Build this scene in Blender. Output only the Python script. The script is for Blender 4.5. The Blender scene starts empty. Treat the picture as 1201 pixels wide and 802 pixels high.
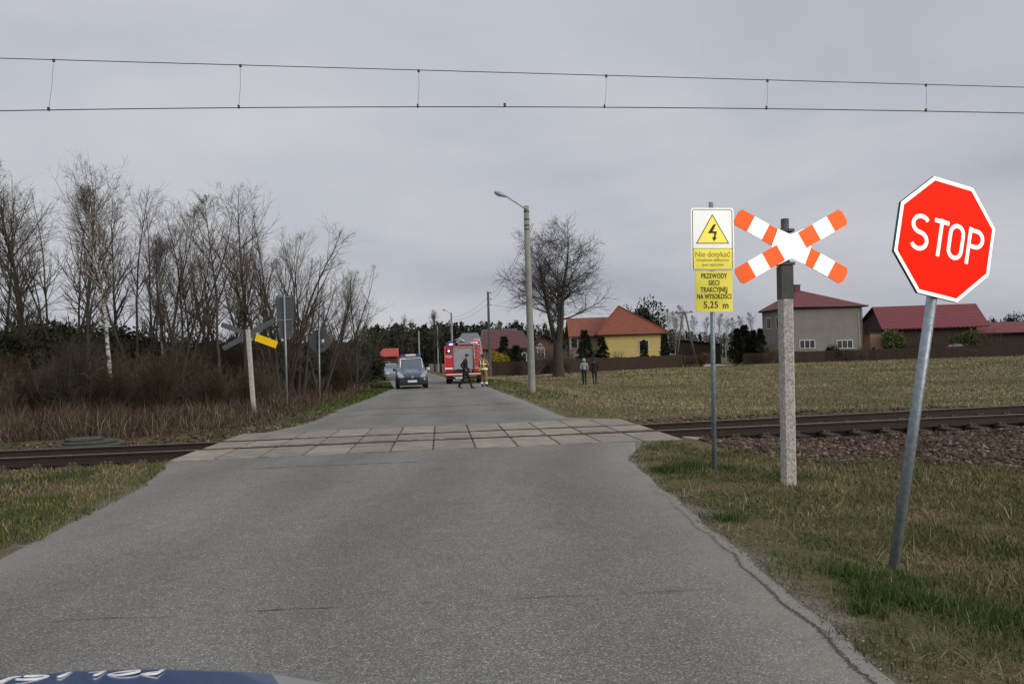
import bpy, bmesh, math, random
import numpy as np
from mathutils import Vector, Matrix, Euler
random.seed(7); RNG = np.random.default_rng(11)
S = bpy.context.scene
COL = S.collection
PI = math.pi
R = math.radians

# ------------------------------------------------------------------ camera
FPX, EYE, PW, PH = 934.0, 1.5, 1201.0, 802.0
PITCH, ROLL = math.atan(20/934), R(1.9)
_F = Vector((0, math.cos(PITCH), math.sin(PITCH)))
_U0 = Vector((0, -math.sin(PITCH), math.cos(PITCH)))
_R0 = Vector((1, 0, 0))
_R = _R0*math.cos(ROLL) - _U0*math.sin(ROLL)
_U = _R0*math.sin(ROLL) + _U0*math.cos(ROLL)
cd = bpy.data.cameras.new('camera'); cam = bpy.data.objects.new('camera', cd); COL.objects.link(cam)
cd.sensor_width = 36; cd.lens = 36*FPX/PW; cd.clip_end = 4000; cd.clip_start = 0.05
m = Matrix((( _R.x, _U.x, -_F.x, 0), (_R.y, _U.y, -_F.y, 0), (_R.z, _U.z, -_F.z, EYE), (0, 0, 0, 1)))
cam.matrix_world = m
S.camera = cam
def ray(x, y): return _F + _R*((x-PW/2)/FPX) + _U*((PH/2-y)/FPX)
def gp(x, y, z=0.0):                       # where a sight line meets the ground
    d = ray(x, y); t = (z-EYE)/d.z
    return Vector((d.x*t, d.y*t, z))
def vp(x, y, Y):                           # where it meets the upright plane at distance Y
    d = ray(x, y); t = Y/d.y
    return Vector((d.x*t, Y, EYE+d.z*t))

# ------------------------------------------------------------------ materials
def ramp(nt, stops):
    n = nt.nodes.new('ShaderNodeValToRGB'); e = n.color_ramp.elements
    while len(e) < len(stops): e.new(0.5)
    for i, (p, c) in enumerate(stops):
        e[i].position = p; e[i].color = (c[0], c[1], c[2], 1) if not isinstance(c, (int, float)) else (c, c, c, 1)
    return n
def newmat(name):
    m = bpy.data.materials.new(name); m.use_nodes = True
    nt = m.node_tree; b = nt.nodes['Principled BSDF']
    b.inputs['Specular IOR Level'].default_value = 0.3
    return m, nt, b
def noise(nt, scale, detail=4, vec=None, rough=0.6, dist=0.0):
    n = nt.nodes.new('ShaderNodeTexNoise'); n.inputs['Scale'].default_value = scale
    n.inputs['Detail'].default_value = detail; n.inputs['Roughness'].default_value = rough
    n.inputs['Distortion'].default_value = dist
    if vec is not None: nt.links.new(vec, n.inputs['Vector'])
    return n
def pos(nt, kind='Object'):
    return nt.nodes.new('ShaderNodeTexCoord').outputs[kind]
def geo_pos(nt): return nt.nodes.new('ShaderNodeNewGeometry').outputs['Position']
def mapping(nt, vec, scale):
    n = nt.nodes.new('ShaderNodeMapping'); n.inputs['Scale'].default_value = scale
    nt.links.new(vec, n.inputs['Vector']); return n.outputs[0]
def mixc(nt, fac, a, b, mode='MIX'):
    n = nt.nodes.new('ShaderNodeMix'); n.data_type = 'RGBA'; n.blend_type = mode
    if isinstance(fac, (int, float)): n.inputs[0].default_value = fac
    else: nt.links.new(fac, n.inputs[0])
    for k, v in ((6, a), (7, b)):
        if isinstance(v, (tuple, list)): n.inputs[k].default_value = (v[0], v[1], v[2], 1)
        else: nt.links.new(v, n.inputs[k])
    return n.outputs[2]
def mth(nt, op, a, b=None, clamp=False):
    n = nt.nodes.new('ShaderNodeMath'); n.operation = op; n.use_clamp = clamp
    for k, v in ((0, a), (1, b)):
        if v is None: continue
        if isinstance(v, (int, float)): n.inputs[k].default_value = v
        else: nt.links.new(v, n.inputs[k])
    return n.outputs[0]
def bump(nt, b, height, strength=0.3, dist=0.02):
    n = nt.nodes.new('ShaderNodeBump'); n.inputs['Strength'].default_value = strength
    n.inputs['Distance'].default_value = dist
    nt.links.new(height, n.inputs['Height']); nt.links.new(n.outputs[0], b.inputs['Normal'])
def pm(name, c1, c2=None, scale=4.0, rough=0.6, metal=0.0, bmp=0.0, bscale=40.0, coat=0.0, spec=0.3, stretch=None):
    m, nt, b = newmat(name)
    if c2 is None: c2 = tuple(c*0.78 for c in c1)
    v = pos(nt)
    if stretch: v = mapping(nt, v, stretch)
    n = noise(nt, scale, 5, v)
    r = ramp(nt, [(0.3, c1), (0.7, c2)])
    nt.links.new(n.outputs[0], r.inputs[0]); nt.links.new(r.outputs[0], b.inputs['Base Color'])
    b.inputs['Roughness'].default_value = rough; b.inputs['Metallic'].default_value = metal
    b.inputs['Coat Weight'].default_value = coat; b.inputs['Specular IOR Level'].default_value = spec
    if bmp:
        n2 = noise(nt, bscale, 3, pos(nt)); bump(nt, b, n2.outputs[0], bmp)
    return m
def leafm(name, stops, rough=0.7, big=0.0, bigcol=(0.05, 0.09, 0.02), bigrange=(0.5, 0.65), bigscale=0.5):
    m, nt, b = newmat(name)
    g = nt.nodes.new('ShaderNodeNewGeometry')
    r = ramp(nt, stops); nt.links.new(g.outputs['Random Per Island'], r.inputs[0])
    out = r.outputs[0]
    if big:
        n = noise(nt, bigscale, 3, g.outputs['Position'])
        rr = ramp(nt, [(bigrange[0], 0.0), (bigrange[1], 1.0)]); nt.links.new(n.outputs[0], rr.inputs[0])
        f = mth(nt, 'MULTIPLY', rr.outputs[0], big)
        out = mixc(nt, f, out, bigcol)
    nt.links.new(out, b.inputs['Base Color'])
    b.inputs['Roughness'].default_value = rough; b.inputs['Specular IOR Level'].default_value = 0.15
    return m
def emit(name, c, s):
    m, nt, b = newmat(name); b.inputs['Base Color'].default_value = (*c, 1)
    b.inputs['Emission Color'].default_value = (*c, 1); b.inputs['Emission Strength'].default_value = s
    return m

# ------------------------------------------------------------------ mesh builder
class MB:
    def __init__(self): self.v = []; self.f = []; self.mi = []; self.n = 0; self.sm = []
    def add(self, verts, faces, mi=0, smooth=False):
        verts = np.asarray(verts, dtype=np.float64).reshape(-1, 3)
        self.v.append(verts)
        for f in faces:
            self.f.append([i+self.n for i in f]); self.mi.append(mi); self.sm.append(smooth)
        self.n += len(verts); return self
    def box(self, c, s, rot=None, mi=0, bev=0.0):
        x, y, z = s[0]/2, s[1]/2, s[2]/2
        if bev <= 0:
            v = [(-x,-y,-z),(x,-y,-z),(x,y,-z),(-x,y,-z),(-x,-y,z),(x,-y,z),(x,y,z),(-x,y,z)]
            f = [(0,3,2,1),(4,5,6,7),(0,1,5,4),(1,2,6,5),(2,3,7,6),(3,0,4,7)]
        else:
            bm = bmesh.new(); bmesh.ops.create_cube(bm, size=1)
            for q in bm.verts: q.co = Vector((q.co.x*s[0], q.co.y*s[1], q.co.z*s[2]))
            bmesh.ops.bevel(bm, geom=list(bm.edges), offset=min(bev, 0.49*min(s)), segments=2, profile=0.6, affect='EDGES')
            bm.verts.index_update()
            v = [tuple(q.co) for q in bm.verts]; f = [[q.index for q in ff.verts] for ff in bm.faces]; bm.free()
        v = np.array(v)
        if rot is not None: v = v @ np.array(Euler(rot).to_matrix()).T
        return self.add(v+np.array(c), f, mi)
    def tube(self, pts, rad, sides=8, mi=0, caps=True, smooth=True):
        pts = [Vector(p) for p in pts]; n = len(pts)
        if isinstance(rad, (int, float)): rad = [rad]*n
        vs = []; prev = None
        for i, p in enumerate(pts):
            t = (pts[min(i+1, n-1)]-pts[max(i-1, 0)]).normalized()
            a = prev if prev is not None else (Vector((1, 0, 0)) if abs(t.x) < 0.9 else Vector((0, 1, 0)))
            a = (a - t*a.dot(t)).normalized(); prev = a; b = t.cross(a)
            for k in range(sides):
                an = 2*PI*k/sides; vs.append(p+(a*math.cos(an)+b*math.sin(an))*rad[i])
        fs = []
        for i in range(n-1):
            for k in range(sides):
                k2 = (k+1) % sides
                fs.append((i*sides+k, i*sides+k2, (i+1)*sides+k2, (i+1)*sides+k))
        self.add(vs, fs, mi, smooth)
        if caps:
            o = self.n - len(vs)
            self.f.append([o+k for k in reversed(range(sides))]); self.mi.append(mi); self.sm.append(False)
            self.f.append([o+(n-1)*sides+k for k in range(sides)]); self.mi.append(mi); self.sm.append(False)
        return self
    def prism(self, poly, d0, d1, frame=None, mi=0):
        # poly in (a, b); extruded along c from d0 to d1; frame = function (a, b, c) -> xyz; default a=x, b=z, c=y
        fr = frame or (lambda a, b, c: (a, c, b)); n = len(poly)
        v = [fr(a, b, d0) for a, b in poly]+[fr(a, b, d1) for a, b in poly]
        f = [list(range(n)), list(reversed(range(n, 2*n)))]+[(i, i+n, (i+1) % n+n, (i+1) % n) for i in range(n)]
        return self.add(v, f, mi)
    def lathe(self, prof, sides=16, c=(0, 0, 0), mi=0):
        vs = []; n = len(prof)
        for r, z in prof:
            for k in range(sides):
                a = 2*PI*k/sides; vs.append((c[0]+r*math.cos(a), c[1]+r*math.sin(a), c[2]+z))
        fs = [(i*sides+k, i*sides+(k+1) % sides, (i+1)*sides+(k+1) % sides, (i+1)*sides+k) for i in range(n-1) for k in range(sides)]
        fs += [list(reversed(range(sides))), [(n-1)*sides+k for k in range(sides)]]
        return self.add(vs, fs, mi, True)
    def xform(self, M):
        M = np.array(M)
        self.v = [v @ M[:3, :3].T + M[:3, 3] for v in self.v]; return self
    def build(self, name, mats, parent=None, fixn=True):
        me = bpy.data.meshes.new(name)
        V = np.concatenate(self.v) if self.v else np.zeros((0, 3))
        me.from_pydata(V.tolist(), [], self.f)
        if not isinstance(mats, (list, tuple)): mats = [mats]
        for m in mats: me.materials.append(m)
        if len(mats) > 1: me.polygons.foreach_set('material_index', self.mi)
        me.polygons.foreach_set('use_smooth', self.sm)
        if fixn and len(self.f) < 20000:
            bm = bmesh.new(); bm.from_mesh(me); bmesh.ops.recalc_face_normals(bm, faces=bm.faces); bm.to_mesh(me); bm.free()
        me.update()
        o = bpy.data.objects.new(name, me); COL.objects.link(o)
        if parent is not None: o.parent = parent
        return o
def fastmesh(name, V, quads=None, tris=None, mats=None, parent=None, smooth=False, mi=None):
    me = bpy.data.meshes.new(name)
    nq = 0 if quads is None else len(quads); ntr = 0 if tris is None else len(tris)
    me.vertices.add(len(V)); me.vertices.foreach_set('co', np.asarray(V, np.float32).ravel())
    loops = []; 
    if nq: loops.append(np.asarray(quads).ravel())
    if ntr: loops.append(np.asarray(tris).ravel())
    L = np.concatenate(loops).astype(np.int32)
    me.loops.add(len(L)); me.loops.foreach_set('vertex_index', L)
    st = np.concatenate([np.arange(nq)*4, nq*4+np.arange(ntr)*3]).astype(np.int32)
    me.polygons.add(nq+ntr); me.polygons.foreach_set('loop_start', st)
    if smooth: me.polygons.foreach_set('use_smooth', np.ones(nq+ntr, dtype=bool))
    if not isinstance(mats, (list, tuple)): mats = [mats]
    for m in mats: me.materials.append(m)
    if mi is not None: me.polygons.foreach_set('material_index', np.asarray(mi, np.int32))
    me.update(calc_edges=True); me.validate()
    o = bpy.data.objects.new(name, me); COL.objects.link(o)
    if parent is not None: o.parent = parent
    return o
def tubes(P, r, sides):
    # many branches at once. P (B,n,3), r (B,n) -> verts, quads
    B, n, _ = P.shape
    T = np.empty_like(P); T[:, 1:-1] = P[:, 2:]-P[:, :-2]; T[:, 0] = P[:, 1]-P[:, 0]; T[:, -1] = P[:, -1]-P[:, -2]
    T /= np.linalg.norm(T, axis=2, keepdims=True)+1e-9
    ref = np.zeros((B, 1, 3)); D = T.mean(axis=1); ax = np.argmin(np.abs(D), axis=1); ref[np.arange(B), 0, ax] = 1
    A = ref - T*(T*ref).sum(2, keepdims=True); A /= np.linalg.norm(A, axis=2, keepdims=True)+1e-9
    C = np.cross(T, A)
    an = 2*PI*np.arange(sides)/sides
    V = P[:, :, None, :] + r[:, :, None, None]*(A[:, :, None, :]*np.cos(an)[None, None, :, None]+C[:, :, None, :]*np.sin(an)[None, None, :, None])
    idx = np.arange(B*n*sides).reshape(B, n, sides)
    nx = np.roll(idx, -1, axis=2)
    q = np.stack([idx[:, :-1], nx[:, :-1], nx[:, 1:], idx[:, 1:]], axis=-1).reshape(-1, 4)
    return V.reshape(-1, 3), q
def join_vq(parts):
    V = []; Q = []; o = 0
    for v, q in parts: V.append(v); Q.append(q+o); o += len(v)
    return np.concatenate(V), np.concatenate(Q)
def cards(P, D, W, L, rng, up=None):
    # leaf cards: centre start P, direction D (unit), half width W, length L
    n = len(P); rv = rng.normal(size=(n, 3)); sd = np.cross(D, rv); sd /= np.linalg.norm(sd, axis=1, keepdims=True)+1e-9
    W = np.broadcast_to(W, (n,))[:, None]; L = np.broadcast_to(L, (n,))[:, None]
    mid = P+D*L*0.5
    V = np.stack([P, mid+sd*W, P+D*L, mid-sd*W], axis=1).reshape(-1, 3)
    return V, np.arange(n*4).reshape(n, 4)

# ------------------------------------------------------------------ things
def tag(o, label=None, cat=None, group=None, kind=None):
    if label: o['label'] = label
    if cat: o['category'] = cat
    if group: o['group'] = group
    if kind: o['kind'] = kind
    return o
def thing(name, label, cat, loc=(0, 0, 0), rz=0.0, group=None, rot=None):
    o = bpy.data.objects.new(name, None); COL.objects.link(o); o.empty_display_size = 0.2
    o.location = loc; o.rotation_euler = rot if rot is not None else (0, 0, rz)
    return tag(o, label, cat, group)
def dup(root, loc, rz=0.0, sc=1.0, label=None, group=None, name=None):
    def cp(o, par):
        c = o.copy(); COL.objects.link(c)
        if par is not None: c.parent = par
        for ch in o.children: cp(ch, c)
        return c
    r = cp(root, None); r.location = loc; r.rotation_euler = (0, 0, rz)
    r.scale = (sc, sc, sc) if isinstance(sc, (int, float)) else sc
    if name: r.name = name
    if label: r['label'] = label
    if group: r['group'] = group
    return r
FONT = None
def text_mesh(txt, size, mat, parent, name='lettering', extrude=0.001, loc=(0, 0, 0), rot=(PI/2, 0, 0), sx=1.0, bold=0.0, align='CENTER', M=None, spacing=1.0):
    cu = bpy.data.curves.new('t', 'FONT'); cu.body = txt; cu.size = size; cu.extrude = extrude
    cu.offset = bold; cu.align_x = align; cu.align_y = 'CENTER'; cu.space_character = spacing
    t = bpy.data.objects.new('t', cu); COL.objects.link(t)
    bpy.context.view_layer.update()
    me = bpy.data.meshes.new_from_object(t.evaluated_get(bpy.context.evaluated_depsgraph_get()))
    bpy.data.objects.remove(t); bpy.data.curves.remove(cu)
    me.name = name; me.materials.clear(); me.materials.append(mat)
    Mx = M if M is not None else Matrix.Translation(loc) @ Euler(rot).to_matrix().to_4x4() @ Matrix.Diagonal((sx, 1, 1, 1))
    me.transform(Mx)
    o = bpy.data.objects.new(name, me); COL.objects.link(o); o.parent = parent
    return o
def stroke(mb, path, w, d0, d1, frame=None, closed=False, mi=0):
    # ribbon of constant width along a 2-D path, extruded
    P = [Vector((p[0], p[1])) for p in path]; n = len(P); Lf = []; Rt = []
    for i in range(n):
        if closed: a, b = P[(i-1) % n], P[(i+1) % n]
        else: a, b = P[max(i-1, 0)], P[min(i+1, n-1)]
        t = (b-a).normalized(); nn = Vector((-t.y, t.x))
        if closed or 0 < i < n-1:
            t1 = (P[i]-P[(i-1) % n]).normalized(); cs = max(0.5, abs(nn.dot(Vector((-t1.y, t1.x)))))
        else: cs = 1
        Lf.append(P[i]+nn*w/2/cs); Rt.append(P[i]-nn*w/2/cs)
    segs = n if closed else n-1
    for i in range(segs):
        j = (i+1) % n
        mb.prism([tuple(Lf[i]), tuple(Rt[i]), tuple(Rt[j]), tuple(Lf[j])], d0, d1, frame, mi)
def arc(cx, cy, rx, ry, a0, a1, n=8):
    return [(cx+rx*math.cos(R(a0+(a1-a0)*i/n)), cy+ry*math.sin(R(a0+(a1-a0)*i/n))) for i in range(n+1)]
def smooth01(x, a, b):
    t = np.clip((x-a)/(b-a), 0, 1); return t*t*(3-2*t)
def vnoise(x, y, s, seed=0):
    # cheap smooth pseudo-noise
    return (np.sin(x/s*1.7+seed)+np.sin(y/s*2.1+seed*1.3+1)+np.sin((x+y)/s*1.1+seed*.7)+np.sin((x*.6-y)/s*2.9+seed*2.1)+np.sin((x*1.9+y*.8)/s*2.3+seed))/5
# ------------------------------------------------------------------ light and sky
w = bpy.data.worlds.new('World'); S.world = w; w.use_nodes = True
nt = w.node_tree; bg = nt.nodes['Background']; bg.inputs['Strength'].default_value = 0.076
SUN = Vector((0.74, -0.60, 0.31)).normalized()
sky = nt.nodes.new('ShaderNodeTexSky'); sky.sky_type = 'NISHITA'; sky.sun_disc = False
sky.sun_elevation = math.asin(SUN.z); sky.sun_rotation = math.atan2(SUN.x, SUN.y)
hs = nt.nodes.new('ShaderNodeHueSaturation'); hs.inputs['Saturation'].default_value = 0.15
nt.links.new(sky.outputs[0], hs.inputs['Color'])
tc = pos(nt, 'Generated')
sp = nt.nodes.new('ShaderNodeSeparateXYZ'); nt.links.new(tc, sp.inputs[0])
# project on a flat cloud layer overhead so clouds flatten towards the horizon
dv = mth(nt, 'ADD', mth(nt, 'MAXIMUM', sp.outputs[2], 0.0), 0.22)
cx = mth(nt, 'DIVIDE', sp.outputs[0], dv); cy = mth(nt, 'DIVIDE', sp.outputs[1], dv)
cb = nt.nodes.new('ShaderNodeCombineXYZ'); nt.links.new(cx, cb.inputs[0]); nt.links.new(cy, cb.inputs[1]); cb.inputs[2].default_value = 3.1
n1 = noise(nt, 0.85, 6, cb.outputs[0], 0.52, 0.3)
rc = ramp(nt, [(0.30, (3.25, 3.42, 3.95)), (0.48, (4.05, 4.20, 4.66)), (0.68, (4.85, 4.95, 5.3))])
for e in rc.color_ramp.elements: e.color = [c/5.0 for c in e.color[:3]]+[1]
nt.links.new(n1.outputs[0], rc.inputs[0])
zr = ramp(nt, [(0.0, 0.38), (0.16, 0.42), (0.42, 0.46), (0.85, 1.0)]); nt.links.new(sp.outputs[2], zr.inputs[0])
cl = mixc(nt, 1.0, rc.outputs[0], zr.outputs[0], 'MULTIPLY')
vm = nt.nodes.new('ShaderNodeVectorMath'); vm.operation = 'SCALE'; nt.links.new(cl, vm.inputs[0]); vm.inputs['Scale'].default_value = 13.0
out = mixc(nt, 0.9, hs.outputs[0], vm.outputs[0])
nt.links.new(out, bg.inputs['Color'])
sd = bpy.data.lights.new('sun', 'SUN'); sd.energy = 1.5; sd.angle = R(28); sd.color = (1.0, 0.93, 0.81)
so = bpy.data.objects.new('sun', sd); COL.objects.link(so); so.rotation_euler = SUN.to_track_quat('Z', 'Y').to_euler(); so.location = (20, -40, 30)
S.view_settings.view_transform = 'Standard'; S.view_settings.look = 'None'
S.view_settings.exposure = 0.56; S.view_settings.gamma = 1.0; S.view_settings.use_curve_mapping = False

# ------------------------------------------------------------------ ground plan
TH = R(5.2); TU = np.array([math.cos(TH), math.sin(TH)]); TV = np.array([-math.sin(TH), math.cos(TH)])
TO = np.array([-5.91, 14.90])            # near rail, left end of the crossing slabs
PITCHS, NS = 0.728, 12; UL, UR = 0.0, PITCHS*NS
def uv(x, y): return (x-TO[0])*TU[0]+(y-TO[1])*TU[1], (x-TO[0])*TV[0]+(y-TO[1])*TV[1]
def xy(u, v): return TO[0]+u*TU[0]+v*TV[0], TO[1]+u*TU[1]+v*TV[1]
YL = [-40, 0, 6.58, 10, 13.3, 18.0, 20.7, 26.8, 36, 47.7, 72, 110, 160, 300]
XL = [-3.0, -3.9, -4.27, -4.75, -5.7, -5.9, -5.43, -5.82, -6.3, -7.1, -11.2, -16.4, -25, -60]
YR = [-40, 0, 5.6, 11.5, 13.8, 18.6, 20, 30, 42.3, 52, 72, 110, 160, 300]
XR = [2.0, 1.66, 1.66, 1.60, 2.2, 2.5, 1.25, 0.2, -1.24, -2.2, -6.1, -11.8, -20, -53]
def xl(y): return np.interp(y, YL, XL)
def xr(y): return np.interp(y, YR, XR)
def ghgt(x, y):
    x = np.asarray(x, float); y = np.asarray(y, float)
    u, v = uv(x, y)
    dr = np.maximum(x-xr(y), 0); dl = np.maximum(xl(y)-x, 0)
    z = -0.014+0*x
    far = smooth01(y, 19, 26)
    z = z - 0.24*smooth01(dr, 0.5, 7)*far - 0.10*smooth01(dl, 0.3, 5)*far
    near = 1-smooth01(v, -2.2, -1.2)
    z = z + near*(-(0.16+0.025*(1-smooth01(y, 6.2, 8.8))*smooth01(y, 3.5, 5))*smooth01(dr, 0.2, 1.3+2.2*smooth01(y, 6.2, 8.8))+0.03*smooth01(dr, .1, .8) - 0.14*smooth01(dl, 0.2, 4))
    und = smooth01(np.maximum(dr, dl), 0.4, 4)
    z = z + und*(0.05*vnoise(x, y, 2.2, 1)+0.025*vnoise(x, y, .7, 4))
    bed = smooth01(v, -1.9, -0.8)*(1-smooth01(v, 2.6, 3.6))
    out = np.where((u > -0.3) & (u < UR+0.3), 1.0, 1.0)
    z = z*(1-bed*out) + (-0.30)*bed*out
    slab = smooth01(v, -2.1, -1.75)*(1-smooth01(v, 3.2, 3.6))*smooth01(u, -.06, .0)*(1-smooth01(u, UR, UR+.06))
    z = np.where(slab > 0, -0.008, z)
    road = (dr <= 0) & (dl <= 0)
    z = np.where(road, np.minimum(z, -0.022), z)
    return z
def gz(x, y): return float(ghgt(np.array([x]), np.array([y]))[0])

def axis(lo, hi, step, grow, far_lo, far_hi):
    a = list(np.arange(lo, hi+1e-6, step)); s = step; x = a[-1]
    while x < far_hi: s *= grow; x += s; a.append(x)
    s = step; x = a[0]; b = []
    while x > far_lo: s *= grow; x -= s; b.append(x)
    return np.array(b[::-1]+a)
gx = axis(-14, 14, 0.2, 1.12, -1500, 1500); gy = axis(-1, 30, 0.2, 1.1, -60, 2500)
X, Y = np.meshgrid(gx, gy); Zg = ghgt(X.ravel(), Y.ravel())
V = np.stack([X.ravel(), Y.ravel(), Zg], 1)
ny, nx = X.shape; idx = np.arange(nx*ny).reshape(ny, nx)
Q = np.stack([idx[:-1, :-1], idx[:-1, 1:], idx[1:, 1:], idx[1:, :-1]], -1).reshape(-1, 4)

m, nt, b = newmat('ground_soil')
gpn = geo_pos(nt)
nA = noise(nt, 0.55, 6, gpn); nB = noise(nt, 3.5, 6, gpn); nC = noise(nt, 38, 4, gpn)
straw = ramp(nt, [(0.3, (0.06, 0.047, 0.024)), (0.55, (0.11, 0.086, 0.044)), (0.8, (0.17, 0.14, 0.078))]); nt.links.new(nC.outputs[0], straw.inputs[0])
green = ramp(nt, [(0.3, (0.035, 0.045, 0.013)), (0.7, (0.075, 0.09, 0.028))]); nt.links.new(nC.outputs[0], green.inputs[0])
gm = ramp(nt, [(0.47, 0.0), (0.62, 1.0)]); nt.links.new(nA.outputs[0], gm.inputs[0])
c0 = mixc(nt, mth(nt, 'MULTIPLY', gm.outputs[0], 0.75), straw.outputs[0], green.outputs[0])
dirt = ramp(nt, [(0.35, (0.05, 0.037, 0.026)), (0.7, (0.11, 0.085, 0.06))]); nt.links.new(nC.outputs[0], dirt.inputs[0])
dm = ramp(nt, [(0.55, 0.0), (0.7, 0.8)]); nt.links.new(nB.outputs[0], dm.inputs[0])
c1 = mixc(nt, dm.outputs[0], c0, dirt.outputs[0])
at = nt.nodes.new('ShaderNodeAttribute'); at.attribute_name = 'cover'
sx = nt.nodes.new('ShaderNodeSeparateColor'); nt.links.new(at.outputs['Color'], sx.inputs[0])
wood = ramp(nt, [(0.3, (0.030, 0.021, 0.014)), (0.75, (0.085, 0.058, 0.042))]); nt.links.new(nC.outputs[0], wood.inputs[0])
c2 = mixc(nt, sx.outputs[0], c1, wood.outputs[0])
trk = ramp(nt, [(0.3, (0.022, 0.015, 0.012)), (0.75, (0.07, 0.05, 0.042))]); nt.links.new(nC.outputs[0], trk.inputs[0])
c3 = mixc(nt, sx.outputs[1], c2, trk.outputs[0])
sand = ramp(nt, [(0.3, (0.10, 0.09, 0.073)), (0.7, (0.25, 0.23, 0.19))]); nt.links.new(nC.outputs[0], sand.inputs[0])
sf = mth(nt, 'MULTIPLY', sx.outputs[2], mth(nt, 'ADD', 0.35, nB.outputs[0]), clamp=True)
c4 = mixc(nt, sf, c3, sand.outputs[0])
nt.links.new(c4, b.inputs['Base Color']); b.inputs['Roughness'].default_value = 0.95; b.inputs['Specular IOR Level'].default_value = 0.1
bump(nt, b, nC.outputs[0], 0.7, 0.03)
M_ground = m
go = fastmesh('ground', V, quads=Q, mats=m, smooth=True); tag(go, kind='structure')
x_, y_ = V[:, 0], V[:, 1]; u_, v_ = uv(x_, y_)
dl_ = xl(y_)-x_; dr_ = x_-xr(y_)
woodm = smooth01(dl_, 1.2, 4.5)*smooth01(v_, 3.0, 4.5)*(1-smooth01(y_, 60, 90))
trkm = smooth01(v_, -5.4, -4.3)*(1-smooth01(v_, 2.8, 3.6))*(smooth01(u_, 8.8, 9.6)+(1-smooth01(u_, -1.4, -.4)))
trkm = np.maximum(trkm, smooth01(v_, -1.9, -1.5)*(1-smooth01(v_, 2.6, 3.2))*np.where((u_ > -.1) & (u_ < UR+.1) & ((v_ < -.3) | (v_ > .35)), .25, 1))
sandm = np.where(np.maximum(dl_, dr_) > -0.5, 1-smooth01(np.maximum(dl_, dr_)+0.22*vnoise(x_, y_, .5, 3), -0.02, 0.26), 0)
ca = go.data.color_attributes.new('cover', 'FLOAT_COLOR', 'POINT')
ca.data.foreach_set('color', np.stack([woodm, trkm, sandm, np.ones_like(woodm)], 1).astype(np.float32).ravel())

# ------------------------------------------------------------------ road
m, nt, b = newmat('asphalt')
gpn = geo_pos(nt)
nA = noise(nt, 0.6, 5, mapping(nt, gpn, (1.2, .35, 1)), 0.6); nS = noise(nt, 160, 3, gpn, .8); nM = noise(nt, 6, 6, gpn, .7)
vo = nt.nodes.new('ShaderNodeTexVoronoi'); vo.inputs['Scale'].default_value = 130; nt.links.new(gpn, vo.inputs['Vector'])
base = ramp(nt, [(0.3, (0.122, 0.116, 0.102)), (0.7, (0.172, 0.164, 0.145))]); nt.links.new(nA.outputs[0], base.inputs[0])
med = ramp(nt, [(0.25, 0.86), (0.75, 1.12)]); nt.links.new(nM.outputs[0], med.inputs[0])
c = mixc(nt, 1.0, base.outputs[0], med.outputs[0], 'MULTIPLY')
spk = ramp(nt, [(0.0, 1.45), (0.3, 1.0), (0.75, 0.55)]); nt.links.new(vo.outputs['Distance'], spk.inputs[0])
spr = nt.nodes.new('ShaderNodeSeparateColor'); nt.links.new(vo.outputs['Color'], spr.inputs[0])
vr = ramp(nt, [(0.0, 0.42), (0.7, 1.1), (0.9, 1.4), (0.96, 2.5)]); nt.links.new(spr.outputs[0], vr.inputs[0])
c = mixc(nt, 0.75, c, mixc(nt, 1.0, c, vr.outputs[0], 'MULTIPLY'))
at = nt.nodes.new('ShaderNodeAttribute'); at.attribute_name = 'edge'
ef = mth(nt, 'ADD', at.outputs['Fac'], mth(nt, 'MULTIPLY', mth(nt, 'SUBTRACT', mth(nt, 'MULTIPLY', mth(nt, 'ADD', nM.outputs[0], noise(nt, 1.3, 6, gpn, .7).outputs[0]), .5), 0.5), 2.6))
er = ramp(nt, [(0.0, 0.62), (0.2, 0.4), (0.42, 0.12), (0.75, 0.0)]); nt.links.new(ef, er.inputs[0])
sand = ramp(nt, [(0.3, (0.13, 0.12, 0.103)), (0.7, (0.27, 0.25, 0.215))]); nt.links.new(nS.outputs[0], sand.inputs[0])
c = mixc(nt, er.outputs[0], c, sand.outputs[0])
# the broken seam filled with dark dirt along the right edge
at2 = nt.nodes.new('ShaderNodeAttribute'); at2.attribute_name = 'rightedge'
nJ = noise(nt, 5, 5, gpn, .75); nK = noise(nt, 1.5, 3, gpn); nL = noise(nt, 55, 3, gpn, .8)
dj = mth(nt, 'ADD', at2.outputs['Fac'], mth(nt, 'MULTIPLY', mth(nt, 'SUBTRACT', nJ.outputs[0], .5), .05))
dj = mth(nt, 'ADD', dj, mth(nt, 'MULTIPLY', mth(nt, 'SUBTRACT', nL.outputs[0], .5), .11))
rsd = ramp(nt, [(.05, .6), (.10, 0.0)]); nt.links.new(dj, rsd.inputs[0]); c = mixc(nt, rsd.outputs[0], c, sand.outputs[0])
bnd = ramp(nt, [(.078, 0.0), (.09, 1.0), (.108, 1.0), (.122, 0.0)]); nt.links.new(dj, bnd.inputs[0])
brk = ramp(nt, [(.34, 0.0), (.44, .9)]); nt.links.new(nK.outputs[0], brk.inputs[0])
spy = nt.nodes.new('ShaderNodeSeparateXYZ'); nt.links.new(gpn, spy.inputs[0])
fad = mth(nt, 'MULTIPLY', mth(nt, 'SUBTRACT', 9.5, spy.outputs[1]), .22, clamp=True)
c = mixc(nt, mth(nt, 'MULTIPLY', mth(nt, 'MULTIPLY', bnd.outputs[0], brk.outputs[0]), fad), c, (.024, .022, .02))
wt_ = nt.nodes.new('ShaderNodeAttribute'); wt_.attribute_name = 'rightedge'
wv_ = mth(nt, 'SINE', mth(nt, 'MULTIPLY', mth(nt, 'ADD', wt_.outputs['Fac'], mth(nt, 'MULTIPLY', nA.outputs[0], .35)), 3.7))
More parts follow.
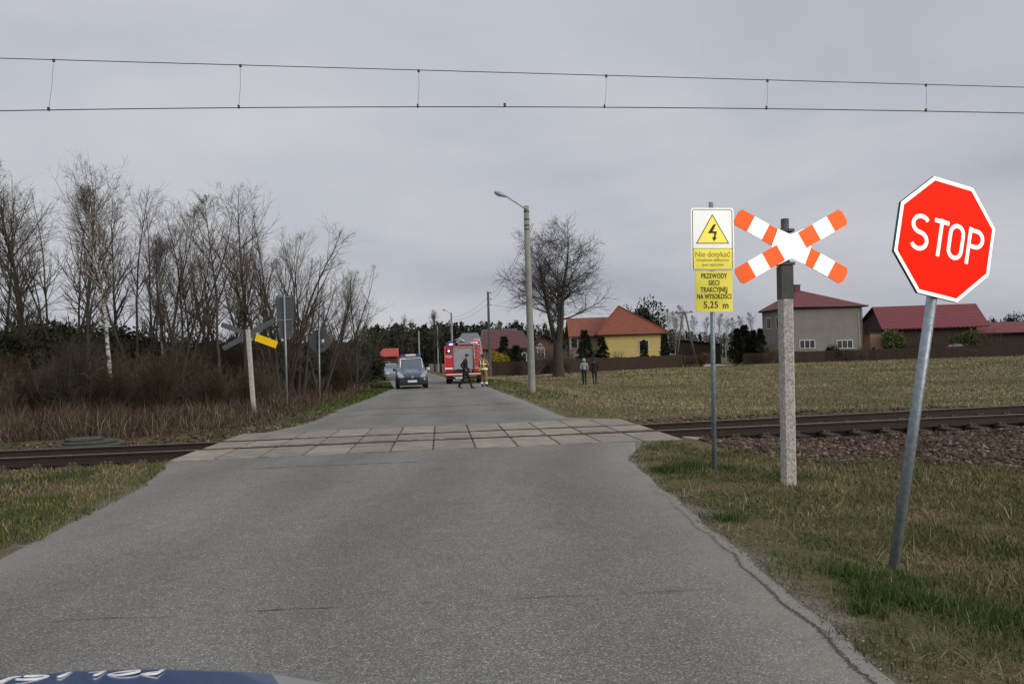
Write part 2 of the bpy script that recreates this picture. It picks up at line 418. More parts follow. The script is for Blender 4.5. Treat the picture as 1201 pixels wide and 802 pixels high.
wr_ = ramp(nt, [(0.0, .93), (1.0, 1.07)]); nt.links.new(mth(nt, 'ADD', mth(nt, 'MULTIPLY', wv_, .5), .5), wr_.inputs[0]); c = mixc(nt, 1.0, c, wr_.outputs[0], 'MULTIPLY')
nD = noise(nt, 1.1, 4, gpn); dk = ramp(nt, [(0.6, 1.0), (0.75, 0.8)]); nt.links.new(nD.outputs[0], dk.inputs[0])
c = mixc(nt, 1.0, c, dk.outputs[0], 'MULTIPLY')
nt.links.new(c, b.inputs['Base Color']); b.inputs['Roughness'].default_value = 0.85; b.inputs['Specular IOR Level'].default_value = 0.25
bh = mth(nt, 'ADD', mth(nt, 'MULTIPLY', vo.outputs['Distance'], -0.5), nS.outputs[0]); bump(nt, b, bh, 0.55, 0.006)
M_asph = m
def roadsheet(name, ys, endf=None, z=0.0):
    rng = np.random.default_rng(5); K = 25
    T = np.linspace(0, 1, K); rows = []; ed = []; re_ = []
    ja = np.convolve(rng.normal(size=len(ys)+8), np.ones(3)/3, 'same')[4:-4]*0.05; jb = np.convolve(rng.normal(size=len(ys)+8), np.ones(2)/2, 'same')[4:-4]*0.022
    for i, y in enumerate(ys):
        a, bb = xl(y)+ja[i]-.02, xr(y)+jb[i]+.02
        for t in T:
            x = a+(bb-a)*(t**1); yy = y
            if endf: yy = endf(x, y, i)
            drop = -0.012 if t in (0, 1) else 0
            rows.append((x, yy, z+drop)); ed.append(min(x-a, bb-x)); re_.append(bb-x)
    V = np.array(rows); n = len(ys); ix = np.arange(n*K).reshape(n, K)
    Q = np.stack([ix[:-1, :-1], ix[:-1, 1:], ix[1:, 1:], ix[1:, :-1]], -1).reshape(-1, 4)
    o = fastmesh(name, V, quads=Q, mats=M_asph, smooth=True); tag(o, kind='structure')
    at = o.data.attributes.new('edge', 'FLOAT', 'POINT'); at.data.foreach_set('value', np.array(ed, np.float32))
    at = o.data.attributes.new('rightedge', 'FLOAT', 'POINT'); at.data.foreach_set('value', np.array(re_, np.float32))
    return o
vN, vF = -1.72, 3.28
def near_end(x, y, i):
    t = TO[1]+vN*TV[1]+(x-(TO[0]+vN*TV[0]))*math.tan(TH)-0.01
    return y if y < 12.5 else y+(t-13.3)*(y-12.5)/0.8
def far_end(x, y, i):
    t = TO[1]+vF*TV[1]+(x-(TO[0]+vF*TV[0]))*math.tan(TH)+0.01
    return y if y > 20 else t+(y-18.6)*(20-t)/1.4
roadsheet('road', np.concatenate([np.arange(-6, 12.5, .2), np.linspace(12.5, 13.3, 5)]), near_end)
roadsheet('road', np.concatenate([np.linspace(18.6, 20, 8), np.arange(20.2, 60, .3), np.arange(61, 300, 2)]), far_end)
# cracks and the dark sealed seam along the right edge: thin sheets 4 mm up
M_tar = pm('tar', (0.022, 0.022, 0.021), (0.055, 0.053, 0.05), 30, 0.9)
def strip(name, pts, w, seed, z=0.005, mat=None):
    rng = np.random.default_rng(seed); V = []; Q = []; P = []
    for (a, bq) in zip(pts[:-1], pts[1:]):
        n = max(2, int((Vector(bq)-Vector(a)).length/0.06))
        for k in range(n): P.append(Vector(a).lerp(Vector(bq), k/n))
    P.append(Vector(pts[-1])); j = 0.0
    for i, p in enumerate(P):
        t = (P[min(i+1, len(P)-1)]-P[max(i-1, 0)]).normalized(); nn = Vector((-t.y, t.x))
        j = 0.8*j+rng.normal()*min(.006, w*.3); ww = w*(0.35+1.0*rng.random())*(min(1, (i+1)/6, (len(P)-i)/6))
        V += [(*(p+nn*(j+ww/2)), z), (*(p+nn*(j-ww/2)), z)]
    for i in range(len(P)-1): Q.append((2*i, 2*i+1, 2*i+3, 2*i+2))
    o = fastmesh(name, np.array(V), quads=np.array(Q), mats=mat or M_tar); return tag(o, kind='structure')
for k_, (x0_, x1_) in enumerate([(-3.0, -2.1), (-1.9, -.9), (-.7, -.45), (-.2, .5), (.6, 1.3)]): strip('road_crack', [(x0_, 5.0+.05*x0_), ((x0_+x1_)/2, 5.03+.025*(x0_+x1_)), (x1_, 5.0+.06*x1_)], 0.009, 80+k_)
strip('road_crack', [(-4.2, 11.8), (-3.2, 11.95), (-1.2, 12.05)], 0.02, 9)
strip('road_crack', [(-5.2, 26.2), (-2.5, 26.6), (0.2, 27.0)], 0.12, 10)
strip('road_crack', [(-5.2, 23.2), (-2.5, 23.4), (0.6, 23.9)], 0.06, 12)
# the narrow lane in front of the fences and the gravel drive to the shed
M_lane = pm('lane_gravel', (0.20, 0.18, 0.15), (0.32, 0.29, 0.24), 1.5, 0.95, bmp=0.3)
def ribbon(name, pts, w, mat, dz=0.05):
    V = []; Q = []; L = []
    for a, b2 in zip(pts[:-1], pts[1:]):
        n = 10
        for k in range(n): L.append(Vector(a).lerp(Vector(b2), k/n))
    L.append(Vector(pts[-1]))
    for i, p in enumerate(L):
        t = (L[min(i+1, len(L)-1)]-L[max(i-1, 0)]).normalized(); nn = Vector((-t.y, t.x))
        for s in (-1, -.5, 0, .5, 1):
            q = p+nn*s*w/2*(1+.12*math.sin(i*1.3+s)); V.append((q.x, q.y, gz(q.x, q.y)+dz))
    for i in range(len(L)-1):
        for k in range(4): Q.append((5*i+k, 5*i+k+1, 5*i+k+6, 5*i+k+5))
    return tag(fastmesh(name, np.array(V), quads=np.array(Q), mats=mat, smooth=True), kind='structure')
ribbon('path', [(-4.2, 66), (2, 78), (8, 92), (20, 97), (32, 102), (48, 108)], 2.2, M_lane, 0.04)
ribbon('driveway', [(25, 97), (27, 106), (28, 120)], 3.6, M_lane, 0.05)
ribbon('path', [(-9.0, 47.5), (-12, 47), (-16, 46)], 1.2, M_lane, 0.05)

# ------------------------------------------------------------------ track
M_rail = pm('rail_rust', (0.036, 0.022, 0.015), (0.020, 0.014, 0.011), 9, 0.8)
M_head = pm('rail_head', (0.17, 0.145, 0.125), (0.10, 0.08, 0.07), 6, 0.5, metal=0.6)
M_conc = pm('sleeper_concrete', (0.035, 0.026, 0.02), (0.022, 0.016, 0.012), 7, 0.9, bmp=0.2)
M_clip = pm('clip_steel', (0.12, 0.09, 0.07), (0.06, 0.04, 0.03), 20, 0.7)
def railz(u, far):
    t = max(0.0, u-UR); return 0.008+(min(t, 14)*0.009 if far else min(t, 14)*0.003)
def make_rail(v, far, label):
    prof = [(-.075, -.172), (.075, -.172), (.075, -.160), (.012, -.142), (.009, -.05), (.036, -.036), (.036, -.006), (.026, 0), (-.026, 0), (-.036, -.006), (-.036, -.036), (-.009, -.05), (-.012, -.142), (-.075, -.160)]
    us = np.concatenate([np.arange(-60, UR, 1.0), np.arange(UR, 75, 1.0)]); V = []; n = len(prof)
    for u in us:
        x, y = xy(u, v); z = railz(u, far)
        for a, c in prof: V.append((x+TV[0]*a, y+TV[1]*a, z+c))
    mb = MB(); F = []; 
    for i in range(len(us)-1):
        for k in range(n): F.append((i*n+k, i*n+(k+1) % n, (i+1)*n+(k+1) % n, (i+1)*n+k))
    mb.add(V, F)
    for i in range(len(F)):
        mb.mi[i] = 1 if i % n in (6, 7, 8) and not (-.6 < us[i//n] < UR-.4) else 0
    return tag(mb.build('rail', [M_rail, M_head]), label, 'rail', 'rails of the track')
make_rail(0.0, False, 'rusty steel rail with shiny head nearer to the stop sign')
make_rail(1.5, True, 'rusty steel rail with shiny head farther from the stop sign')
def make_sleeper(u):
    t = thing('sleeper', None, 'sleeper', (*xy(u, 0.75), -0.178), TH, 'railway sleepers')
    return t
sl_proto = None
k = 0
for u in list(np.arange(-0.35, -27, -0.62))+list(np.arange(UR+0.3, UR+30, 0.62)):
    lab = 'dark railway sleeper under the rails left of the road' if u < 4 else 'dark railway sleeper under the rails right of the road'
    x, y = xy(u, 0.75); zz = -0.176+(railz(u, False)-.008+railz(u, True)-.008)/2
    rx = (railz(u, True)-railz(u, False))/1.5
    if sl_proto is None:
        sl_proto = thing('sleeper', lab, 'sleeper', (x, y, zz), TH, 'railway sleepers')
        MB().box((0, 0, -.08), (.26, 2.5, .16), bev=.02).build('tie', M_conc, sl_proto)
        for v in (-.75, .75):
            mb = MB(); mb.box((0, v, .006), (.16, .32, .012))
            for s in (-1, 1):
                for a in (-.045, .045):
                    mb.tube([(a, v+s*.12, .0), (a, v+s*.12, .06)], .013, 6)
                    mb.tube([(a, v+s*.12, .02), (a, v+s*.12, .045)], .024, 6)
                mb.box((0, v+s*.095, .03), (.13, .05, .018))
            mb.build('fastener', M_clip, sl_proto)
        sl = sl_proto
    else: sl = dup(sl_proto, (x, y, zz), TH, label=lab)
    sl.rotation_euler = (rx, 0, TH)
# crossing slabs
m, nt, b = newmat('slab_concrete')
gpn = geo_pos(nt); nA = noise(nt, 1.6, 6, gpn, .65); nC = noise(nt, 60, 4, gpn, .8); n3 = noise(nt, 5, 5, mapping(nt, gpn, (.5, 3, 1)), .7)
r1 = ramp(nt, [(0.3, (0.19, 0.163, 0.127)), (0.7, (0.30, 0.264, 0.21))]); nt.links.new(nA.outputs[0], r1.inputs[0])
r2 = ramp(nt, [(0.3, 0.75), (0.7, 1.15)]); nt.links.new(nC.outputs[0], r2.inputs[0])
r3 = ramp(nt, [(0.35, 0.72), (0.6, 1.05)]); nt.links.new(n3.outputs[0], r3.inputs[0])
oi = nt.nodes.new('ShaderNodeObjectInfo'); r4 = ramp(nt, [(0, 0.86), (1, 1.1)]); nt.links.new(oi.outputs['Random'], r4.inputs[0])
c = mixc(nt, 1, mixc(nt, 1, mixc(nt, 1, r1.outputs[0], r2.outputs[0], 'MULTIPLY'), r3.outputs[0], 'MULTIPLY'), r4.outputs[0], 'MULTIPLY')
nt.links.new(c, b.inputs['Base Color']); b.inputs['Roughness'].default_value = .9; bump(nt, b, nC.outputs[0], .4, .006)
M_slab = m
ORD = ['first', 'second', 'third', 'fourth', 'fifth', 'sixth', 'seventh', 'eighth', 'ninth', 'tenth', 'eleventh', 'twelfth']
rows = [('near row', vN, -0.16), ('middle row between the rails', 0.20, 1.36), ('far row', 1.59, vF)]
rg = random.Random(4)
for rn, v0, v1 in rows:
    for i in range(NS):
        u0, u1 = UL+i*PITCHS+.008, UL+(i+1)*PITCHS-.008
        cxx, cyy = xy((u0+u1)/2, (v0+v1)/2)
        mb = MB()
        w_, l_ = u1-u0, v1-v0
        bm = bmesh.new(); bmesh.ops.create_cube(bm, size=1)
        for q in bm.verts: q.co = Vector((q.co.x*w_, q.co.y*l_, q.co.z*.16-.08))
        bmesh.ops.bevel(bm, geom=[e for e in bm.edges], offset=.012, segments=2, affect='EDGES')
        bmesh.ops.subdivide_edges(bm, edges=[e for e in bm.edges if e.calc_length() > .3], cuts=5, use_grid_fill=True)
        for q in bm.verts:
            if abs(q.co.y) > l_/2-.05 and rg.random() < .4: q.co.y -= math.copysign(rg.random()*.025, q.co.y)
            if abs(q.co.x) > w_/2-.03 and rg.random() < .25: q.co.x -= math.copysign(rg.random()*.01, q.co.x)
        me = bpy.data.meshes.new('crossing_slab'); bm.to_mesh(me); bm.free(); me.materials.append(M_slab)
        o = bpy.data.objects.new('crossing_slab', me); COL.objects.link(o)
        o.location = (cxx, cyy, .007+rg.uniform(-.004, .004)); o.rotation_euler = (rg.uniform(-.003, .003), rg.uniform(-.004, .004), TH)
        tag(o, f'beige concrete crossing slab in the {rn}, {ORD[i]} from the left end of the crossing', 'slab', 'concrete slabs of the level crossing')
# rough concrete lump beside the crossing's right end
mb = MB(); mb.box((0, 0, 0), (.42, .5, .16), bev=.03)
o = mb.build('concrete_block', M_slab); o.location = (*xy(UR+.35, -1.5), -.1); o.rotation_euler = (.06, .1, .4)
tag(o, 'small rough concrete block sunk in the ballast at the right end of the crossing', 'block')

# ballast stones
m, nt, b = newmat('ballast_rock')
g = nt.nodes.new('ShaderNodeNewGeometry'); r = ramp(nt, [(0, (0.024, 0.015, 0.009)), (0.5, (0.058, 0.037, 0.021)), (0.85, (0.105, 0.072, 0.043)), (1, (0.21, 0.16, 0.13))])
nt.links.new(g.outputs['Random Per Island'], r.inputs[0]); nC = noise(nt, 45, 3, g.outputs['Position'])
r2 = ramp(nt, [(.3, .7), (.7, 1.15)]); nt.links.new(nC.outputs[0], r2.inputs[0])
nt.links.new(mixc(nt, 1, r.outputs[0], r2.outputs[0], 'MULTIPLY'), b.inputs['Base Color']); b.inputs['Roughness'].default_value = .9
M_rock = m
bm = bmesh.new(); bmesh.ops.create_icosphere(bm, subdivisions=1, radius=1); bm.verts.index_update()
icoV = np.array([tuple(q.co) for q in bm.verts]); icoF = np.array([[q.index for q in f.verts] for f in bm.faces]); bm.free()
def stones(name, x, y, size, mat, rng, zoff=0.0):
    n = len(x); z = ghgt(x, y)+zoff
    s = size[:, None, None]*rng.uniform(.65, 1.25, (n, 1, 3))*np.array([1, 1, .75])
    jit = 1+rng.normal(size=(n, 12, 1))*.22
    a = rng.uniform(0, 6.28, n); ca, sa = np.cos(a)[:, None], np.sin(a)[:, None]
    P = icoV[None]*jit*s
    Px = P[..., 0]*ca-P[..., 1]*sa; Py = P[..., 0]*sa+P[..., 1]*ca
    V = np.stack([Px+x[:, None], Py+y[:, None], P[..., 2]+z[:, None]+size[:, None]*.2], -1).reshape(-1, 3)
    T = (icoF[None]+(np.arange(n)*12)[:, None, None]).reshape(-1, 3)
    return fastmesh(name, V, tris=T, mats=mat)
rng = np.random.default_rng(3)
def uvrand(n, u0, u1, v0, v1, keep=None):
    u = rng.uniform(u0, u1, n); v = rng.uniform(v0, v1, n)
    if keep is not None: k = keep(u, v); u, v = u[k], v[k]
    x, y = xy(u, v); return x, y
bx = []; by = []
for args in [(23000, UR+.15, UR+14, -6.2, -.35), (3600, UR+.15, UR+16, -.4, 2.6), (3600, -14, -.15, -.4, 2.6), (5200, -14, -.3, -1.9, -.4), (3000, -14, UR+14, 2.6, 3.4)]:
    def keep(u, v):
        edge = -5.4-0.35*np.sin(u*1.1)-.3*np.sin(u*2.7)+1.6*np.exp(-(u-UR-.3)/1.2)
        e2 = -1.45-.3*np.sin(u*1.7)
        ok = np.where(u > UR, v > edge, v > e2)
        ok &= ~((u > -.35) & (u < UR+.25))
        return ok
    x, y = uvrand(*args, keep=keep); bx.append(x); by.append(y)
bx = np.concatenate(bx); by = np.concatenate(by)
o = stones('ballast_stones', bx, by, rng.uniform(.022, .047, len(bx)), M_rock, rng); tag(o, 'reddish brown ballast stones around the rails', 'ballast', kind='stuff')
# ------------------------------------------------------------------ grass and weeds
def blades(name, x, y, h, w, mat, rng, lean=0.5, label=None, zoff=-0.01, clump=None):
    n = len(x); z = ghgt(x, y)+zoff
    a = rng.uniform(0, 2*PI, n); ln = np.abs(rng.normal(size=n))*lean
    d = np.stack([np.cos(a), np.sin(a)], 1); fa = rng.uniform(0, 2*PI, n); sd = np.stack([np.cos(fa), np.sin(fa)], 1)*w[:, None]
    hh = h/np.sqrt(1+ln*ln)
    B = np.stack([x, y], 1)
    m1 = B+d*(ln*hh*.35)[:, None]; tp = B+d*(ln*hh*1.1)[:, None]
    V = np.stack([np.c_[B-sd, z], np.c_[B+sd, z], np.c_[m1+sd*.8, z+hh*.55], np.c_[m1-sd*.8, z+hh*.55], np.c_[tp, z+hh]], 1).reshape(-1, 3)
    o5 = (np.arange(n)*5)[:, None]
    o = fastmesh(name, V, quads=o5+np.array([[0, 1, 2, 3]]), tris=o5+np.array([[3, 2, 4]]), mats=mat)
    return tag(o, label, 'grass', kind='stuff')
M_gdry = leafm('grass_dry', [(0, (0.070, 0.060, 0.024)), (0.45, (0.132, 0.112, 0.046)), (0.8, (0.215, 0.185, 0.088)), (1, (0.36, 0.31, 0.19))], big=0.65, bigcol=(0.062, 0.066, 0.024), bigrange=(0.46, 0.6), bigscale=1.1)
M_ggreen = leafm('grass_green', [(0, (0.021, 0.040, 0.008)), (0.5, (0.042, 0.074, 0.014)), (1, (0.09, 0.122, 0.032))], big=0.5, bigcol=(0.10, 0.095, 0.038), bigrange=(0.56, 0.7), bigscale=0.9)
M_gfield = leafm('grass_field', [(0, (0.13, 0.110, 0.056)), (0.5, (0.225, 0.193, 0.098)), (1, (0.32, 0.275, 0.152))], big=0.6, bigcol=(0.074, 0.076, 0.030), bigrange=(0.47, 0.6), bigscale=0.13)
M_weed = leafm('weed_dry', [(0, (0.028, 0.019, 0.011)), (0.45, (0.056, 0.038, 0.025)), (0.78, (0.10, 0.072, 0.048)), (1, (0.23, 0.185, 0.13))], big=0.6, bigcol=(0.024, 0.016, 0.011), bigrange=(0.5, 0.62), bigscale=0.6)
rng = np.random.default_rng(21)
def scatter(n, x0, x1, y0, y1, keep): 
    x = rng.uniform(x0, x1, n); y = rng.uniform(y0, y1, n); k = keep(x, y); return x[k], y[k]
def in_ballast(x, y):
    u, v = uv(x, y); edge = -5.2-0.35*np.sin(u*1.1)-.3*np.sin(u*2.7)+1.6*np.exp(-(u-UR-.3)/1.2)
    e2 = -1.45-.3*np.sin(u*1.7)
    return np.where(u > UR-.2, (v > edge) & (v < 3.2), (v > np.where(u < .2, e2, vN-.15)) & (v < 3.2))
near_r = lambda x, y: (x > xr(y)+.02+.2*np.clip(vnoise(x, y, .45, 3)+.25*vnoise(x, y, .13, 5), -.3, 1)) & ~in_ballast(x, y)
# near right verge
def wedge(n, y0, y1, keep, p=1.0):
    y = y0+(y1-y0)*rng.random(n)**p; x = 1.4+rng.random(n)*(.95*y+1.8-1.4); w = ((.95*y+.4)/(.95*y1+.4))**.6; k = (rng.random(n) < w) & keep(x, y); return x[k], y[k]
x, y = wedge(900000, 2.4, 14, lambda x, y: near_r(x, y) & (rng.random(len(x)) < np.clip(6/(y+1), .3, 1)*np.clip(.62+.5*vnoise(x, y, .8, 2)+.35*smooth01(x-xr(y), .15, .9), .2, 1)))
dist = np.hypot(x, y); tall = (.5+.55*smooth01(x-xr(y), .2, 2.2))*(.75+.5*np.clip(vnoise(x, y, .33, 7)+.3, 0, 1.2))
blades('dry_grass', x, y, rng.uniform(.022, .085, len(x))*tall, .0011+.00028*dist, M_gdry, rng, 2.2, 'short dry yellowish grass on the verge around the stop sign')
x, y = wedge(55000, 2.4, 12, lambda x, y: near_r(x, y) & (vnoise(x, y, .6, 31) > -.1))
blades('dead_straw', x, y, rng.uniform(.06, .16, len(x)), .0010+.0002*np.hypot(x, y), M_gdry, rng, 5.0, 'pale dead straws lying flat on the verge around the stop sign', zoff=.008)
x, y = wedge(260000, 2.4, 14, lambda x, y: near_r(x, y) & (vnoise(x, y, .8, 9)+.9*vnoise(x, y, .27, 5) > .03) & (rng.random(len(x)) < .55))
# lush tufts: by the stop post, by the warning post
tx, ty = [], []
for cx_, cy_, rr_, n_ in [(2.40, 4.95, .2, 1900), (2.75, 4.75, .26, 2000), (2.25, 5.35, .15, 900), (2.15, 4.9, .12, 600), (2.62, 5.5, .14, 500), (3.05, 4.4, .2, 700), (2.8, 5.0, .2, 600), (1.98, 4.6, .10, 380), (2.0, 10.3, .22, 900), (2.35, 10.5, .2, 700), (2.75, 10.2, .2, 500), (3.2, 9.6, .25, 600), (3.4, 4.9, .3, 700), (2.9, 3.9, .25, 500), (3.9, 6.3, .3, 500), (1.9, 7.2, .15, 260)]:
    tx.append(rng.normal(cx_, rr_*.6, n_)); ty.append(rng.normal(cy_, rr_*.6, n_))
tx = np.concatenate(tx); ty = np.concatenate(ty); k = tx > xr(ty)+.12; tx, ty = tx[k], ty[k]
x = np.concatenate([x, tx]); y = np.concatenate([y, ty]); hh = np.concatenate([rng.uniform(.02, .075, len(x)-len(tx)), rng.uniform(.045, .135, len(tx))])
blades('green_grass', x, y, hh, .0016+.0003*np.hypot(x, y), M_ggreen, rng, 1.15, 'green tufts of grass on the verge at the right of the road')
# long dead stems on the far right of the near verge
x, y = scatter(3000, 3.0, 10.5, 3.0, 11.5, lambda x, y: near_r(x, y) & (x > xr(y)+.9) & (vnoise(x, y, .9, 14) > -.05))
blades('dry_stems', x, y, rng.uniform(.10, .26, len(x)), .0014+.00035*np.hypot(x, y), M_gdry, rng, 1.6, 'long pale dead grass stems beyond the stop sign')
# near left verge
near_l = lambda x, y: (x < xl(y)-.05-.3*np.clip(vnoise(x, y, .5, 3), -.3, 1)) & ~in_ballast(x, y)
x, y = scatter(60000, -14, -3.8, 5, 14.3, lambda x, y: near_l(x, y) & (vnoise(x, y, .9, 6) > -.35))
blades('dry_grass', x, y, rng.uniform(.03, .11, len(x)), .0018+.0003*np.hypot(x, y), M_gdry, rng, 1.1, 'short dry grass on the verge at the left of the road')
x, y = scatter(90000, -14, -3.8, 5, 14.3, lambda x, y: near_l(x, y) & (vnoise(x, y, 1.15, 8)+.5*vnoise(x, y, .4, 5) > .0))
blades('green_grass', x, y, rng.uniform(.03, .10, len(x)), .0016+.0003*np.hypot(x, y), M_ggreen, rng, .8, 'green grass patches on the verge at the left of the road')
# field beyond the track
def fieldk(x, y):
    u, v = uv(x, y); return (x > xr(y)+.25+.4*np.clip(vnoise(x, y, .8, 3), -.3, 1)) & (v > 3.3) & (rng.random(len(x)) < np.clip(30/(y+2), .15, 1)) & (x < .8*y+5)
x, y = scatter(230000, -1.5, 45, 18, 62, fieldk)
blades('field_grass', x, y, rng.uniform(.03, .11, len(x)), .004+.00042*np.hypot(x, y), M_gfield, rng, 2.0, 'dry yellow green grass of the open field beyond the track')
x, y = scatter(90000, -8, 75, 60, 108, lambda x, y: (x > xr(y)+.5) & (x < .7*y+4) & (np.abs(x-25.5) > 2.4))
blades('field_grass', x, y, rng.uniform(.07, .19, len(x)), .006+.00045*np.hypot(x, y), M_gfield, rng, 1.5, 'dry yellow green grass at the far side of the field near the fences')
# green roadside left beyond the track, and the right roadside
x, y = scatter(60000, -16, -4.5, 19, 60, lambda x, y: (x < xl(y)-.1) & (x > xl(y)-1.2-4.0*smooth01(y, 28, 44)) & (rng.random(len(x)) < .25+.75*smooth01(y, 22, 32)))
blades('green_grass', x, y, rng.uniform(.05, .17, len(x)), .003+.00035*np.hypot(x, y), M_ggreen, rng, .8, 'bright green grass along the left road edge beyond the track')
x, y = scatter(30000, -13, 4, 30, 78, lambda x, y: (x > xr(y)+.1) & (x < xr(y)+2.6))
blades('green_grass', x, y, rng.uniform(.05, .15, len(x)), .003+.00035*np.hypot(x, y), M_ggreen, rng, .8, 'green grass along the right road edge near the lamp')
# tall dry weeds at the edge of the left wood
def weedk(x, y):
    u, v = uv(x, y); d = xl(y)-x
    return (v > 2.7) & (d > 1.1+.8*vnoise(x, y, 1.3, 2)) & (x > -.72*y-3)
x, y = scatter(85000, -30, -5.5, 18, 34, lambda x, y: weedk(x, y) & (vnoise(x, y, .8, 12) > -.45))
d = xl(y)-x; hgt = .8*rng.uniform(.12, 1.0, len(x))**1.3*(.35+.65*smooth01(d, 1, 4.5))*(1+.55*vnoise(x, y, 1.0, 4)+.3*vnoise(x, y, .35, 8))*(.65+.35*smooth01(uv(x, y)[1], 2.8, 5))
blades('dry_weeds', x, y, hgt, .002+.00028*np.hypot(x, y), M_weed, rng, .75, 'tall dry reddish weeds along the edge of the left wood')
x, y = scatter(26000, -34, -7, 32, 50, lambda x, y: weedk(x, y))
d = xl(y)-x
blades('dry_weeds', x, y, rng.uniform(.4, 1.3, len(x))*(.3+.7*smooth01(d, 1, 5)), .003+.0003*np.hypot(x, y), M_weed, rng, .35, 'dry brown undergrowth deep in the left wood')
# dead leaf litter by the near left of the far kerb
x, y = scatter(9000, -12, -5.3, 18.3, 26, lambda x, y: (x < xl(y)+.1) & (x > xl(y)-3.5) & (uv(x, y)[1] > 3.2))
o = stones('leaf_litter', x, y, rng.uniform(.012, .035, len(x)), M_weed, rng); tag(o, 'pale dead leaf litter along the road edge left of the crossing', 'litter', kind='stuff')
# small gravel strewn along both road edges
x, y = scatter(9000, -7, 3, 3, 13.4, lambda x, y: (np.abs(x-xr(y)-.08) < .25*rng.random(len(x))) | (np.abs(x-xl(y)+.05) < .4*rng.random(len(x))))
xe = rng.uniform(2.6, 9.5, 1500); x2 = xr(xe)+rng.normal(.04, .08, 1500); x = np.concatenate([x, x2]); y = np.concatenate([y, xe])
M_grit = leafm('grit', [(0, (0.07, 0.062, 0.05)), (0.6, (0.15, 0.135, 0.11)), (1, (0.27, 0.245, 0.2))], .9)
o = stones('road_grit', x, y, rng.uniform(.002, .008, len(x)), M_grit, rng, .01); tag(o, 'fine grit along the edges of the near road', 'gravel', kind='stuff')

# ------------------------------------------------------------------ trees
M_bark = pm('bark_dark', (0.030, 0.025, 0.020), (0.056, 0.046, 0.037), 9, .95, bmp=.5, bscale=30, stretch=(1, 1, .25))
M_twig = pm('twig_brown', (0.072, 0.056, 0.042), (0.10, 0.078, 0.058), 2, .95)
M_twigr = pm('twig_reddish', (0.052, 0.032, 0.016), (0.038, 0.028, 0.012), .8, .95)
m, nt, b = newmat('birch_bark'); v = pos(nt)
n1 = noise(nt, 7, 4, mapping(nt, v, (.6, .6, 2.2)), .6); r1 = ramp(nt, [(.42, (0.04, 0.036, 0.033)), (.5, (0.34, 0.32, 0.29))]); nt.links.new(n1.outputs[0], r1.inputs[0])
nt.links.new(r1.outputs[0], b.inputs['Base Color']); b.inputs['Roughness'].default_value = .8
M_birch = m
M_bud = leafm('bud_leaf', [(0, (0.05, 0.065, 0.02)), (1, (0.10, 0.12, 0.04))])
M_tuft = leafm('evergreen_leaf', [(0, (0.008, 0.010, 0.005)), (0.6, (0.016, 0.019, 0.009)), (1, (0.030, 0.033, 0.015))])
M_pine = leafm('pine_leaf', [(0, (0.009, 0.012, 0.007)), (0.6, (0.018, 0.022, 0.012)), (1, (0.036, 0.040, 0.021))])
M_yel = leafm('forsythia_flower', [(0, (0.15, 0.125, 0.012)), (1, (0.36, 0.29, 0.03))])
M_brn = leafm('brown_leaf', [(0, (0.06, 0.035, 0.022)), (1, (0.12, 0.07, 0.04))])
def grow(base, dirs, L, r0, n, rng, curl=0.08, trop=0.0, tip=0.25):
    B = len(base); P = np.empty((B, n, 3)); P[:, 0] = base; d = dirs.copy()
    for i in range(1, n):
        d = d+rng.normal(size=(B, 3))*curl; d[:, 2] += trop; d /= np.linalg.norm(d, axis=1, keepdims=True)
        P[:, i] = P[:, i-1]+d*(L/(n-1))[:, None]
    r = r0[:, None]*(1-(1-tip)*np.linspace(0, 1, n)[None])
    return P, r
def children(P, r, cnt, t0, t1, ang, rng, power=1.0):
    B, n, _ = P.shape; pi = np.repeat(np.arange(B), cnt); t = t0+(t1-t0)*rng.random(len(pi))**power
    f = t*(n-1); i = np.minimum(f.astype(int), n-2); fr = (f-i)[:, None]
    base = P[pi, i]*(1-fr)+P[pi, i+1]*fr; tg = P[pi, i+1]-P[pi, i]; tg /= np.linalg.norm(tg, axis=1, keepdims=True)
    rad = r[pi, i]*(1-fr[:, 0])+r[pi, i+1]*fr[:, 0]
    rv = rng.normal(size=(len(pi), 3)); rv -= tg*(rv*tg).sum(1, keepdims=True); rv /= np.linalg.norm(rv, axis=1, keepdims=True)
    an = R(ang)*(1+.25*rng.normal(size=len(pi)))
    d = tg*np.cos(an)[:, None]+rv*np.sin(an)[:, None]
    return base, d, rad, t, pi
